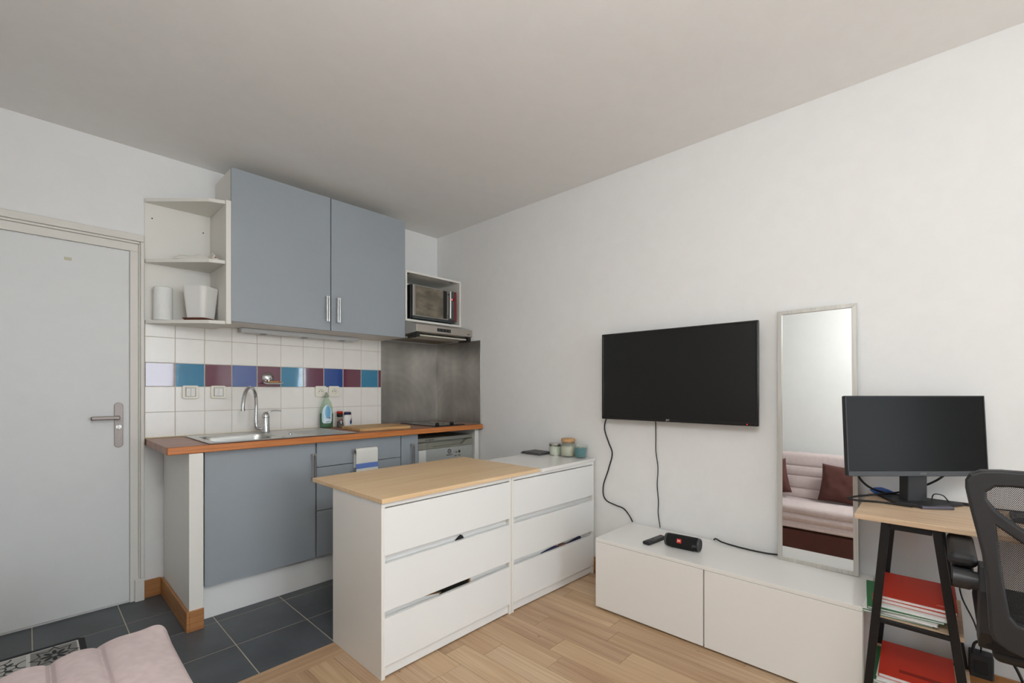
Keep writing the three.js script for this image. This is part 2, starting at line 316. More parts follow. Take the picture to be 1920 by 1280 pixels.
{ // steel splash panels round the hob
  const a = thing('steel_back_panel', 'scuffed stainless steel splash panel on the wall behind the hob', 'splash panel');
  part(a, 'panel', bb(-0.597, -0.006, 0.957, 1.672, 0.0005, 0.006, 0.001), M.splash);
  const b = thing('steel_side_panel', 'darker stainless steel splash panel beside the hob with pale edge strip', 'splash panel');
  part(b, 'panel', bb(-0.006, -0.0005, 0.957, 1.672, 0.0065, 0.606, 0.001, 'z'), M.splash);
  part(b, 'edge_strip', bb(-0.010, -0.0005, 0.957, 1.668, 0.607, 0.618, 0.002), M.satin);
}

// ------------------------------------------------------------------ lower kitchen units
const handleGeo = (len) => { // vertical double rod handle centred at origin, standing off z
  return { rod: merge([cyl(0.0055, 0.0055, len, -0.0075, 0, 0.028, 'y', 16), cyl(0.0055, 0.0055, len, 0.0075, 0, 0.028, 'y', 16)]), post: merge([bb(-0.012, 0.012, len / 2 - 0.016, len / 2 - 0.004, 0, 0.028, 0.002), bb(-0.012, 0.012, -len / 2 + 0.004, -len / 2 + 0.016, 0, 0.028, 0.002)]) };
};
function addHandle(door, x, y, z, len, horizontal) {
  const { rod, post } = handleGeo(len);
  const g = merge([rod, post]); if (horizontal) g.rotateZ(Math.PI / 2);
  part(door, 'handle', g.translate(x, y, z), M.chrome, 'chrome twin-rod handle');
}
const FZ = 0.60, WB = 0.917;
{
  const t = thing('sink_cabinet', 'grey-blue kitchen base cabinet with one wide door under the sink', 'cabinet');
  part(t, 'carcass', merge([bb(-2.028, -2.012, 0.19, 0.72, 0.02, FZ - 0.04), bb(-1.428, -1.412, 0.19, WB, 0.02, FZ - 0.04), bb(-2.012, -1.428, 0.19, 0.206, 0.02, FZ - 0.04), bb(-2.012, -1.428, 0.206, 0.72, 0.02, 0.03)]), M.shelfWhite);
  part(t, 'plinth', bb(-2.028, -1.412, 0, 0.188, 0.545, 0.562, 0.001), M.melamine, 'white plinth board');
  const d = part(t, 'door', bb(-2.012, -1.416, 0.186, 0.914, FZ - 0.019, FZ, 0.0015), M.lacquer);
  addHandle(d, -1.434, 0.766, FZ, 0.165);
}
{
  const t = thing('end_panel', 'white upright end panel closing the kitchen run beside the door', 'panel');
  part(t, 'board', merge([bb(-2.093, -2.030, 0, WB - 0.001, 0.016, 0.655, 0.0015, 'y')]), M.melamineSide);
  const s = part(t, 'skirting_board', merge([bb(-2.107, -2.094, 0, 0.105, 0.016, 0.669, 0.002, 'z'), bb(-2.094, -2.030, 0, 0.105, 0.656, 0.669, 0.002)]), M.skirting, 'oak skirting wrapped round the foot');
}
{
  const t = thing('drawer_cabinet', 'grey-blue kitchen base cabinet with a stack of three drawers', 'cabinet');
  part(t, 'carcass', merge([bb(-1.410, -1.396, 0.19, WB, 0.02, FZ - 0.04), bb(-0.802, -0.788, 0.19, WB, 0.02, FZ - 0.04), bb(-1.396, -0.802, 0.19, 0.206, 0.02, FZ - 0.04), bb(-1.396, -0.802, 0.206, WB, 0.02, 0.03)]), M.shelfWhite);
  part(t, 'plinth', bb(-1.411, -0.788, 0, 0.188, 0.545, 0.562, 0.001), M.melamine, 'white plinth board');
  const rows = [[0.186, 0.476], [0.480, 0.753], [0.757, 0.912]];
  rows.forEach(([a, b], i) => {
    const d = part(t, 'drawer_front', bb(-1.408, -0.792, a, b, FZ - 0.019, FZ, 0.0015), M.lacquer);
    addHandle(d, i === 2 ? -1.088 : -1.10, i === 2 ? 0.836 : b - 0.06, FZ, 0.18, true);
  });
}
{
  const t = thing('bottle_cabinet', 'very narrow grey-blue base cabinet between drawers and fridge', 'cabinet');
  part(t, 'carcass', merge([bb(-0.786, -0.772, 0.19, WB, 0.02, FZ - 0.04), bb(-0.652, -0.638, 0.19, WB, 0.02, FZ - 0.04), bb(-0.772, -0.652, 0.19, 0.206, 0.02, FZ - 0.04)]), M.shelfWhite);
  part(t, 'plinth', bb(-0.787, -0.638, 0, 0.188, 0.545, 0.562, 0.001), M.melamine, 'white plinth board');
  const d = part(t, 'door', bb(-0.785, -0.640, 0.186, 0.912, FZ - 0.019, FZ, 0.0015), M.lacquer);
  addHandle(d, -0.700, 0.768, FZ, 0.165);
}
{
  const t = thing('side_panel', 'white upright panel between the fridge and the wall', 'panel');
  part(t, 'board', bb(-0.060, -0.016, 0, WB - 0.001, 0.02, 0.60, 0.0015, 'y'), M.melamineSide);
}
{
  const font = await new FontLoader().loadAsync('fonts/droid/droid_sans_bold.typeface.json');
  globalThis.__font = font;
}
const font = globalThis.__font;
function text(str, size, depth = 0.0006, f = font) { const g = new TextGeometry(str, { font: f, size, depth, curveSegments: 3, bevelEnabled: false }); g.computeBoundingBox(); const b = g.boundingBox; g.translate(-(b.min.x + b.max.x) / 2, -(b.min.y + b.max.y) / 2, 0); return clean(g); }
{ // under-counter fridge
  const t = thing('fridge', 'small grey under-counter fridge with moulded grip band', 'fridge');
  const grey = std(col(176, 178, 174), 0.42, { metalness: 0.15 }), band = std(col(140, 138, 126), 0.5), hinge = std(col(220, 220, 216), 0.5);
  part(t, 'body', bb(-0.632, -0.076, 0.01, 0.84, 0.05, 0.545, 0.006), std(col(205, 205, 200), 0.5));
  part(t, 'top_panel', bb(-0.634, -0.074, 0.841, 0.872, 0.04, 0.585, 0.008), band);
  part(t, 'door', bb(-0.632, -0.076, 0.05, 0.786, 0.547, 0.592, 0.008), grey);
  const gb = part(t, 'grip_band', merge([bb(-0.632, -0.556, 0.787, 0.838, 0.547, 0.592, 0.004), bb(-0.140, -0.076, 0.787, 0.838, 0.547, 0.592, 0.004), bb(-0.556, -0.140, 0.787, 0.800, 0.547, 0.592, 0.004), extr([[-0.556, 0.8], [-0.505, 0.8], [-0.556, 0.834]], 0.04).translate(0, 0, 0.549), extr([[-0.140, 0.8], [-0.140, 0.834], [-0.195, 0.8]], 0.04).translate(0, 0, 0.549), bb(-0.556, -0.140, 0.80, 0.834, 0.547, 0.556)]), band, 'recessed grip in olive-grey plastic');
  part(t, 'hinge_cover', bb(-0.628, -0.562, 0.30, 0.782, 0.5925, 0.597, 0.002), hinge);
  const ink = std(col(52, 54, 52), 0.6);
  const ring = new THREE.TorusGeometry(0.0155, 0.0028, 8, 28); 
  part(t, 'maker_logo', merge([clean(ring).translate(-0.330, 0.752, 0.5925), bb(-0.3325, -0.3275, 0.744, 0.756, 0.592, 0.5935), bb(-0.3325, -0.3275, 0.7585, 0.7625, 0.592, 0.5935), text('INDESIT', 0.0115).translate(-0.330, 0.723, 0.5923)]), ink, 'round dark logo over the maker name');
  part(t, 'energy_mark', merge([cyl(0.012, 0.012, 0.001, -0.226, 0.741, 0.5925, 'z', 20), bb(-0.277, -0.262, 0.738, 0.742, 0.592, 0.593), bb(-0.258, -0.250, 0.732, 0.744, 0.592, 0.593), bb(-0.276, -0.254, 0.706, 0.712, 0.592, 0.593), bb(-0.240, -0.214, 0.708, 0.714, 0.592, 0.593)]), ink, 'small green-black marks');
  part(t, 'indicator', merge([cyl(0.006, 0.006, 0.004, -0.552, 0.857, 0.586, 'z', 16), bb(-0.535, -0.500, 0.852, 0.862, 0.584, 0.587), cyl(0.006, 0.006, 0.004, -0.485, 0.857, 0.586, 'z', 16)]), std(col(96, 96, 90), 0.5));
}
{ // worktop with sink cut-out, built from four slabs round the bowl
  const t = thing('worktop', 'oiled wooden kitchen worktop with orange-brown front edge', 'worktop');
  const y0 = WB, y1 = 0.955, z0 = 0.008, z1 = 0.632;
  const cx0 = -1.965, cx1 = -1.56, cz0 = 0.16, cz1 = 0.58;
  part(t, 'slab', merge([bb(-2.183, cx0, y0, y1, z0, z1), bb(cx1, -0.012, y0, y1, z0, z1), bb(cx0, cx1, y0, y1, z0, cz0), bb(cx0, cx1, y0, y1, cz1, z1)]), M.worktop);
  part(t, 'front_edge', bb(-2.183, -0.012, y0, y1, z1, 0.652, 0.005), M.worktopEdge, 'warm orange-brown front lipping');
  part(t, 'silicone_joint', bb(-2.183, -0.60, y1, y1 + 0.006, 0.0072, 0.013, 0.002), std(col(214, 200, 160), 0.6), 'yellowed sealing joint');
}
{ // sink
  const t = thing('sink', 'stainless steel inset sink with drainer', 'sink');
  const Y = 0.9562;
  const x0 = -1.995, x1 = -1.150, z0 = 0.060, z1 = 0.612;
  const bx0 = -1.95, bx1 = -1.58, bz0 = 0.185, bz1 = 0.565;
  // raised rim and flat deck round the bowl
  part(t, 'rim', merge([bb(x0, x1, Y, Y + 0.006, z1 - 0.014, z1, 0.003), bb(x0, x1, Y, Y + 0.006, z0, z0 + 0.012, 0.003), bb(x0, x0 + 0.014, Y, Y + 0.006, z0 + 0.012, z1 - 0.014, 0.003), bb(x1 - 0.014, x1, Y, Y + 0.006, z0 + 0.012, z1 - 0.014, 0.003)]), M.sinkSteel);
  part(t, 'deck', merge([bb(x0 + 0.012, bx0, Y, Y + 0.0025, z0 + 0.01, z1 - 0.012), bb(bx1, x1 - 0.012, Y, Y + 0.0025, z0 + 0.01, z1 - 0.012), bb(bx0, bx1, Y, Y + 0.0025, z0 + 0.01, bz0), bb(bx0, bx1, Y, Y + 0.0025, bz1, z1 - 0.012)]), M.sinkSteel);
  const d = 0.15; // bowl: sloping walls and floor
  const ring = (s, y) => { const r = 0.06, out = []; for (let q = 0; q < 4; q++) for (let k = 0; k <= 6; k++) { const a = Math.PI / 2 * (q + k / 6), cxx = (q === 0 || q === 3 ? bx1 - r - s : bx0 + r + s), czz = (q < 2 ? bz1 - r - s : bz0 + r + s); out.push([cxx + r * Math.cos(a), y, czz + r * Math.sin(a)]); } return out; };
  const rings = [ring(-0.004, Y + 0.0026), ring(0, Y), ring(0.004, Y - 0.02), ring(0.012, Y - d + 0.02), ring(0.03, Y - d), ring(0.12, Y - d - 0.004)];
  const pos = [], idx = []; rings.forEach(r => r.forEach(p => pos.push(...p))); const n = rings[0].length;
  for (let k = 0; k + 1 < rings.length; k++) for (let i = 0; i < n; i++) { const a = k * n + i, b = k * n + (i + 1) % n; idx.push(a, b, a + n, b, b + n, a + n); }
  const c = pos.length / 3; pos.push((bx0 + bx1) / 2, Y - d - 0.006, (bz0 + bz1) / 2); for (let i = 0; i < n; i++) idx.push((rings.length - 1) * n + i, (rings.length - 1) * n + (i + 1) % n, c);
  const g = new THREE.BufferGeometry(); g.setAttribute('position', new THREE.Float32BufferAttribute(pos, 3)); g.setIndex(idx); g.computeVertexNormals(); uvm(g);
  part(t, 'bowl', g, std(col(198, 198, 195), 0.28, { metalness: 1, side: THREE.DoubleSide }));
  for (let k = 0; k < 7; k++) part(t, 'drainer_rib', bb(-1.44, -1.19, Y + 0.0015, Y + 0.0048, 0.20 + k * 0.045, 0.212 + k * 0.045, 0.0016), M.sinkSteel);
  part(t, 'plug_knob', lathe([[0.0001, 0.016], [0.009, 0.014], [0.011, 0.008], [0.008, 0.003], [0.012, 0], [0.0001, 0]], -1.505, Y + 0.002, 0.43), M.chrome);
}
{ // tap
  const t = thing('kitchen_tap', 'chrome mixer tap with tall swan-neck spout', 'tap', [-1.548, 0.9587, 0.118]);
  part(t, 'body', lathe([[0.0001, 0], [0.029, 0], [0.029, 0.004], [0.0245, 0.008], [0.024, 0.1], [0.0001, 0.1]]), M.chrome);
  part(t, 'spout', tube([[-0.015, 0.03, 0], [-0.04, 0.025, 0], [-0.057, 0.033, 0.002], [-0.062, 0.06, 0.002], [-0.062, 0.20, 0.004], [-0.069, 0.256, 0.012], [-0.088, 0.291, 0.038], [-0.118, 0.305, 0.075], [-0.150, 0.290, 0.112], [-0.172, 0.255, 0.142], [-0.185, 0.205, 0.160], [-0.189, 0.168, 0.166]], 0.0112, 80, 14), M.chrome);
  part(t, 'aerator', cyl(0.0125, 0.0125, 0.014, -0.1895, 0.163, 0.1665), M.satin);
  part(t, 'collar', cyl(0.0135, 0.0135, 0.02, -0.062, 0.075, 0.002), M.chrome);
  const cap = part(t, 'cartridge_cap', lathe([[0.0001, 0.038], [0.014, 0.036], [0.022, 0.02], [0.025, 0.004], [0.025, 0], [0.0001, 0]], 0, 0.1, 0), M.chrome);
  part(cap, 'lever', merge([tube([[0.004, 0.125, 0], [0.026, 0.141, 0.002], [0.055, 0.146, 0.004], [0.098, 0.143, 0.008]], 0.0058, 24, 8)]), M.chrome);
}
{ // soap dish on a suction disc
  const t = thing('soap_dish', 'chrome suction soap dish stuck to a plum tile', 'soap dish', [-1.497, 1.305, 0.007]);
  part(t, 'suction_disc', lathe([[0.0001, 0.020], [0.016, 0.020], [0.024, 0.014], [0.036, 0.009], [0.040, 0.003], [0.040, 0], [0.0001, 0]]).rotateX(Math.PI / 2).translate(0, 0.026, 0), M.chrome);
  part(t, 'dish', (() => { const g = lathe([[0.0001, 0.0], [0.04, 0.0], [0.052, 0.007], [0.055, 0.012], [0.053, 0.012], [0.048, 0.006], [0.0001, 0.003]]); g.scale(1.25, 1, 0.85); return g.translate(0.018, -0.017, 0.055); })(), M.chrome);
  part(t, 'bracket', bb(-0.006, 0.006, -0.014, 0.02, 0.010, 0.026, 0.003), M.chrome);
  single('soap_bar', 'orange bar of soap lying in the chrome dish', 'soap', bb(-1.513, -1.443, 1.2915, 1.308, 0.040, 0.084, 0.007, 'x', 3), std(col(226, 150, 48), 0.45));
}
// bottles by the sink
function canvasTex(w, h, draw) { const c = document.createElement('canvas'); c.width = w; c.height = h; draw(c.getContext('2d'), w, h); const t = new THREE.CanvasTexture(c); t.colorSpace = THREE.SRGBColorSpace; return t; }
function ellShell(prof, zs, a0, a1, seg = 24) { // vertical curved label on an elliptical bottle: prof [[r,y]..]
  const pos = [], uv = [], idx = [];
  prof.forEach(([r, y], j) => { for (let i = 0; i <= seg; i++) { const a = a0 + (a1 - a0) * i / seg; pos.push(r * Math.sin(a), y, r * zs * Math.cos(a)); uv.push(i / seg, j / (prof.length - 1)); } });
  for (let j = 0; j + 1 < prof.length; j++) for (let i = 0; i < seg; i++) { const a = j * (seg + 1) + i, b = a + seg + 1; idx.push(a, a + 1, b, a + 1, b + 1, b); }
  const g = new THREE.BufferGeometry(); g.setAttribute('position', new THREE.Float32BufferAttribute(pos, 3)); g.setAttribute('uv', new THREE.Float32BufferAttribute(uv, 2)); g.setIndex(idx); g.computeVertexNormals(); return g;
}
{
  const t = thing('dish_soap_bottle', 'clear bottle of green washing-up liquid with light blue label', 'bottle', [-1.098, 0.9589, 0.060]);
  const prof = [[0.0001, 0], [0.045, 0], [0.050, 0.006], [0.051, 0.10], [0.047, 0.155], [0.036, 0.195], [0.018, 0.222], [0.014, 0.232], [0.0001, 0.232]];
  const body = lathe(prof); body.scale(1, 1, 0.62);
  part(t, 'bottle_wall', body, phy(col(236, 246, 238), 0.08, { transmission: 0.92, thickness: 0, ior: 1.3 }));
  const liq = lathe([[0.0001, 0.002], [0.044, 0.002], [0.0488, 0.008], [0.0496, 0.1], [0.0494, 0.108], [0.0001, 0.108]]); liq.scale(1, 1, 0.62);
  part(t, 'liquid', liq, phy(col(10, 92, 40), 0.2), 'deep green liquid filling half the bottle');
  part(t, 'cap', lathe([[0.0001, 0], [0.016, 0], [0.017, 0.014], [0.010, 0.018], [0.008, 0.036], [0.0001, 0.038]], 0, 0.232, 0), phy(col(196, 208, 196), 0.3, { transmission: 0.5, thickness: 0 }));
  const lt = canvasTex(256, 512, (c, w, h) => { c.clearRect(0, 0, w, h); c.beginPath(); c.ellipse(w / 2, h * 0.56, w * 0.5, h * 0.56, 0, 0, 7); c.clip(); c.fillStyle = '#cfe8f2'; c.fillRect(0, 0, w, h); c.fillStyle = '#6fb4d8'; c.beginPath(); c.ellipse(150, 190, 66, 170, 0, 0, 7); c.fill(); c.fillStyle = '#dceef6'; c.fillRect(20, 330, 216, 170); c.fillStyle = '#b85a4a'; c.beginPath(); c.arc(190, 320, 18, 0, 7); c.fill(); c.fillStyle = '#2a2a2a'; c.fillRect(110, 395, 120, 24); c.fillRect(95, 450, 60, 10); c.fillRect(168, 446, 24, 14); c.fillStyle = '#8fb4c4'; for (let k = 0; k < 9; k++) c.fillRect(18, 240 + k * 18, 30, 6); });
  const outline = [[0.0516, 0.035], [0.0522, 0.05], [0.0522, 0.10], [0.0500, 0.140], [0.0440, 0.172]];
  part(t, 'label', ellShell(outline, 0.64, -1.0, 0.6), std(W1, 0.35, { map: lt, alphaTest: 0.5, side: THREE.DoubleSide }), 'pale blue printed label');
}
{
  const t = thing('pepper_grinder', 'small glass pepper grinder with black and red cap', 'grinder', [-0.992, 0.9553, 0.060]);
  part(t, 'jar', lathe([[0.0001, 0], [0.022, 0], [0.0235, 0.004], [0.0215, 0.05], [0.018, 0.082], [0.0001, 0.082]]), phy(col(235, 232, 226), 0.06, { transmission: 0.9, thickness: 0, ior: 1.4 }));
  part(t, 'peppercorns', lathe([[0.0001, 0.002], [0.020, 0.002], [0.0205, 0.03], [0.019, 0.045], [0.0001, 0.048]]), std(W1, 0.8, { map: tex(64, 64, (u, v) => { const k = 40 + 70 * fbm(u, v, 12, 12, 2); return [k * 1.1, k * 0.85, k * 0.7]; }, [1, 1]) }));
  part(t, 'label', ellShell([[0.0232, 0.022], [0.0222, 0.045], [0.0208, 0.062]], 1, -0.7, 0.9), std(W1, 0.5, { side: THREE.DoubleSide, map: canvasTex(64, 64, (c, w, h) => { c.fillStyle = '#3a3c40'; c.fillRect(0, 0, w, h); c.fillStyle = '#b8463a'; c.fillRect(8, 2, 48, 14); c.fillStyle = '#e8e8e8'; c.fillRect(24, 18, 12, 40); c.fillRect(14, 28, 34, 10); }) }));
  part(t, 'cap', lathe([[0.0001, 0], [0.0215, 0], [0.0225, 0.024], [0.0001, 0.024]], 0, 0.082, 0), M.black);
  part(t, 'cap_ring', lathe([[0.0001, 0], [0.0228, 0], [0.0228, 0.014], [0.020, 0.019], [0.0001, 0.019]], 0, 0.106, 0), std(col(196, 40, 28), 0.4), 'red rim of the cap');
}
{
  const t = thing('shower_gel_bottle', 'squat white plastic bottle with navy cap and blue oval label', 'bottle', [-0.925, 0.9553, 0.055]);
  const g = lathe([[0.0001, 0], [0.026, 0], [0.032, 0.008], [0.037, 0.045], [0.035, 0.075], [0.028, 0.096], [0.0001, 0.098]]); g.scale(1, 1, 0.66);
  part(t, 'bottle_wall', g, M.white);
  const c = lathe([[0.0001, 0], [0.030, 0], [0.027, 0.018], [0.022, 0.021], [0.0001, 0.022]], 0, 0.097, 0); c.scale(1, 1, 0.75);
  part(t, 'cap', c, std(col(34, 34, 74), 0.4), 'navy blue flip cap');
  part(t, 'label', ellShell([[0.0345, 0.018], [0.0378, 0.045], [0.0360, 0.074]], 0.68, -0.1, 1.05), std(W1, 0.35, { side: THREE.DoubleSide, map: canvasTex(128, 128, (c, w, h) => { c.fillStyle = '#f2f0ec'; c.fillRect(0, 0, w, h); const gr = c.createLinearGradient(0, 20, 0, 128); gr.addColorStop(0, '#1c2a5c'); gr.addColorStop(0.7, '#274a86'); gr.addColorStop(1, '#2aa6c8'); c.fillStyle = gr; c.beginPath(); c.ellipse(66, 78, 36, 48, 0, 0, 7); c.fill(); c.fillStyle = '#e6e6ee'; c.fillRect(40, 52, 50, 6); c.fillStyle = '#222'; c.fillRect(72, 8, 16, 20); }) }));
}
{ // chopping board
  const t = thing('chopping_board', 'pale wooden chopping board lying on the worktop', 'chopping board', [-0.855, 0.9552, 0.378]);
  t.rotation.y = -0.05;
  const g = extr([[-0.19, -0.165], [0.185, -0.165], [0.20, -0.15], [0.20, 0.15], [0.185, 0.165], [-0.19, 0.165], [-0.205, 0.15], [-0.205, -0.15]], 0.014, 0.003).rotateX(-Math.PI / 2);
  part(t, 'board', uvm(g.translate(0, 0.0032, 0)), M.board);
  part(t, 'metal_ring', new THREE.TorusGeometry(0.012, 0.0022, 8, 24).rotateX(Math.PI / 2).translate(-0.175, 0.0225, 0.135), M.chrome);
}
{ // hob
  const t = thing('hob', 'black glass two-ring hob set in the worktop', 'hob');
  part(t, 'glass_plate', bb(-0.455, -0.150, 0.9552, 0.962, 0.075, 0.575, 0.003), phy(col(14, 14, 15), 0.08));
  const m = std(col(58, 58, 60), 0.3);
  for (const [x, z, r] of [[-0.30, 0.19, 0.082], [-0.30, 0.385, 0.068]]) part(t, 'heating_zone', lathe([[r, 0], [r, 0.0006], [r - 0.003, 0.0006], [r - 0.003, 0]], x, 0.9621, z, 48), m);
  for (const x of [-0.385, -0.235]) part(t, 'control_knob', lathe([[0.0001, 0.019], [0.012, 0.018], [0.016, 0.006], [0.0175, 0], [0.0001, 0]], x, 0.9621, 0.505, 24), M.black);
}
{ // tea towel over the top drawer handle
  const pts = []; // profile in (z,y): front flap up over the rods and down behind
  for (let i = 0; i <= 24; i++) pts.push([0.0445 + 0.0015 * Math.sin(i * 0.35), -0.205 + i * 0.0086]);
  for (let i = 1; i < 8; i++) { const a = Math.PI * i / 8; pts.push([0.030 + 0.015 * Math.cos(a), 0.002 + 0.0155 * Math.sin(a)]); }
  for (let i = 0; i <= 8; i++) pts.push([0.0135, -i * 0.014]);
  const nx = 20, pos = [], uv = [], idx = [], n = pts.length; let L = 0; const len = pts.map((p, i) => { if (i) L += Math.hypot(p[0] - pts[i - 1][0], p[1] - pts[i - 1][1]); return L; });
  for (const side of [0, 1]) for (let j = 0; j < n; j++) for (let i = 0; i <= nx; i++) {
    const u = i / nx, drop = Math.max(0, -pts[j][1]) / 0.2, front = j <= 24;
    const wav = front ? 0.0035 * drop * Math.sin(u * 7.5 + 0.6) : 0;
    const nrm = front ? [1, 0] : j < 32 ? [(pts[j][0] - 0.03) / 0.015, (pts[j][1] - 0.002) / 0.0155] : [-1, 0];
    const th = side ? 0 : 0.0022;
    pos.push(-0.079 + 0.158 * u + 0.004 * drop * (u - 0.3), pts[j][1] + nrm[1] * th, pts[j][0] + wav + nrm[0] * th); uv.push(u, len[j] / L);
  }
  const o = n * (nx + 1);
  for (let j = 0; j + 1 < n; j++) for (let i = 0; i < nx; i++) { const a = j * (nx + 1) + i, b = a + nx + 1; idx.push(a, a + 1, b, a + 1, b + 1, b, o + a, o + b, o + a + 1, o + a + 1, o + b, o + b + 1); }
  for (let j = 0; j + 1 < n; j++) for (const i of [0, nx]) { const a = j * (nx + 1) + i, b = a + nx + 1; idx.push(a, b, o + a, b, o + b, o + a); }
  for (let i = 0; i < nx; i++) idx.push(i, o + i, i + 1, i + 1, o + i, o + i + 1);
  const g = new THREE.BufferGeometry(); g.setAttribute('position', new THREE.Float32BufferAttribute(pos, 3)); g.setAttribute('uv', new THREE.Float32BufferAttribute(uv, 2)); g.setIndex(idx); g.computeVertexNormals();
  const tt = canvasTex(64, 512, (c, w, h) => { c.fillStyle = '#e9e7e0'; c.fillRect(0, 0, w, h); const y = s => h * (1 - s / L); c.fillStyle = '#6e8ad0'; c.fillRect(0, y(0.122), w, y(0.088) - y(0.122)); });
  g.translate(-1.085, 0.836, FZ);
  single('tea_towel', 'white tea towel with a blue stripe hanging on the drawer handle', 'towel', g, std(W1, 0.95, { map: tt, side: THREE.DoubleSide, bumpMap: null }));
}

// ------------------------------------------------------------------ wall units
{
  const t = thing('wall_cabinet', 'tall grey-blue two-door kitchen wall cabinet', 'cabinet');
  const z1 = 0.352, y0 = 1.664, y1 = 2.597;
  part(t, 'carcass', merge([bb(-1.818, -1.800, y0, y1, 0.002, z1 - 0.02, 0.001, 'y'), bb(-0.606, -0.590, y0, y1, 0.002, z1 - 0.02, 0.001, 'y'), bb(-1.800, -0.606, y0, y0 + 0.018, 0.002, z1 - 0.02, 0.001), bb(-1.800, -0.606, y1 - 0.018, y1, 0.002, z1 - 0.02, 0.001), bb(-1.8, -0.606, y0 + 0.018, y1 - 0.018, 0.002, 0.008)]), M.shelfWhite, 'white cabinet box');
  const a = part(t, 'door', bb(-1.818, -1.203, y0 + 0.001, y1 + 0.001, z1 - 0.0195, z1, 0.0015, 'y'), M.lacquer);
  const b = part(t, 'door', bb(-1.197, -0.588, y0 + 0.001, y1 + 0.001, z1 - 0.0195, z1, 0.0015, 'y'), M.lacquer);
  addHandle(a, -1.231, 1.812, z1, 0.178); addHandle(b, -1.153, 1.812, z1, 0.178);
}
{ // strip light under the cabinet
  const t = thing('strip_light', 'slim grey under-cabinet strip light, switched off', 'lamp');
  part(t, 'housing', bb(-1.690, -0.845, 1.634, 1.6632, 0.045, 0.095, 0.005), std(col(212, 214, 214), 0.4));
  part(t, 'diffuser', bb(-1.66, -0.89, 1.630, 1.636, 0.053, 0.088, 0.002), std(col(206, 206, 200), 0.35));
  for (const x of [-1.55, -1.27, -0.98]) part(t, 'clip', bb(x - 0.02, x + 0.02, 1.627, 1.6335, 0.047, 0.094, 0.003), std(col(150, 150, 148), 0.4));
  part(t, 'lead', tube([[-0.846, 1.650, 0.06], [-0.825, 1.656, 0.05], [-0.80, 1.66, 0.03]], 0.003, 12, 6), std(col(206, 196, 170), 0.6));
}
{ // open corner shelves
  const t = thing('corner_shelf_unit', 'white open end shelves with clipped corners beside the wall cabinet', 'shelf unit');
  part(t, 'side_board', bb(-1.846, -1.8185, 1.646, 2.392, 0.002, 0.350, 0.0015, 'y'), M.shelfWhite);
  part(t, 'back_board', bb(-2.183, -1.8465, 1.664, 2.372, 0.002, 0.006, 0, 'y'), M.shelfWhite);
  const sh = [[-2.183, 0.006], [-1.8465, 0.006], [-1.8465, 0.335], [-1.925, 0.305], [-2.170, 0.045], [-2.183, 0.030]];
  for (const y of [1.646, 2.010, 2.372]) part(t, 'shelf', uvm(extr(sh.map(([x, z]) => [x, -z]), 0.018, 0.001).rotateX(-Math.PI / 2).translate(0, y, 0)), M.shelfWhite);
  for (const [x, y] of [[-2.148, 2.285], [-1.886, 2.262]]) part(t, 'screw_hole', cyl(0.004, 0.004, 0.0012, x, y, 0.0062, 'z', 12), M.black);
}
{
  single('paper_roll', 'white kitchen paper roll standing on the lowest open shelf', 'paper roll', lathe([[0.020, 0], [0.046, 0], [0.048, 0.004], [0.048, 0.196], [0.045, 0.200], [0.020, 0.200], [0.020, 0]], -2.103, 1.6655, 0.060), std(W1, 0.95, { map: tex(64, 64, (u, v) => { const k = 238 + 10 * (fbm(u, v, 20, 20, 2) - 0.5); return [k, k, k * 0.985]; }, [0.5, 0.5]) }));
  const t = thing('flower_pot', 'square tapered white flower pot on a brown saucer', 'flower pot', [-1.935, 1.6655, 0.172]);
  t.rotation.y = 0.72;
  const sq = (s, r, n = 6) => { const out = []; for (let q = 0; q < 4; q++) for (let k = 0; k <= n; k++) { const a = Math.PI / 2 * (q + k / n); out.push([(q === 0 || q === 3 ? 1 : -1) * (s - r) + r * Math.cos(a), (q < 2 ? 1 : -1) * (s - r) + r * Math.sin(a)]); } return out; };
  const loft = (list) => { const pos = [], idx = []; const n = list[0].p.length; list.forEach(({ p, y }) => p.forEach(([x, z]) => pos.push(x, y, z))); for (let k = 0; k + 1 < list.length; k++) for (let i = 0; i < n; i++) { const a = k * n + i, b = k * n + (i + 1) % n; idx.push(a, a + n, b, b, a + n, b + n); } for (const k of [0, list.length - 1]) { const c = pos.length / 3; pos.push(0, list[k].y, 0); for (let i = 0; i < n; i++) idx.push(...(k ? [k * n + i, c, k * n + (i + 1) % n] : [k * n + i, k * n + (i + 1) % n, c])); } const g = new THREE.BufferGeometry(); g.setAttribute('position', new THREE.Float32BufferAttribute(pos, 3)); g.setIndex(idx); const h = g.toNonIndexed(); h.computeVertexNormals(); return uvm(h); };
  part(t, 'pot', loft([{ p: sq(0.056, 0.022), y: 0.016 }, { p: sq(0.073, 0.03), y: 0.208 }, { p: sq(0.069, 0.026), y: 0.209 }, { p: sq(0.058, 0.022), y: 0.06 }]), std(col(236, 234, 230), 0.45));
  part(t, 'saucer', loft([{ p: sq(0.062, 0.018), y: 0 }, { p: sq(0.074, 0.022), y: 0.0155 }, { p: sq(0.070, 0.02), y: 0.0155 }]), std(col(104, 62, 44), 0.55), 'dark brown saucer');
}
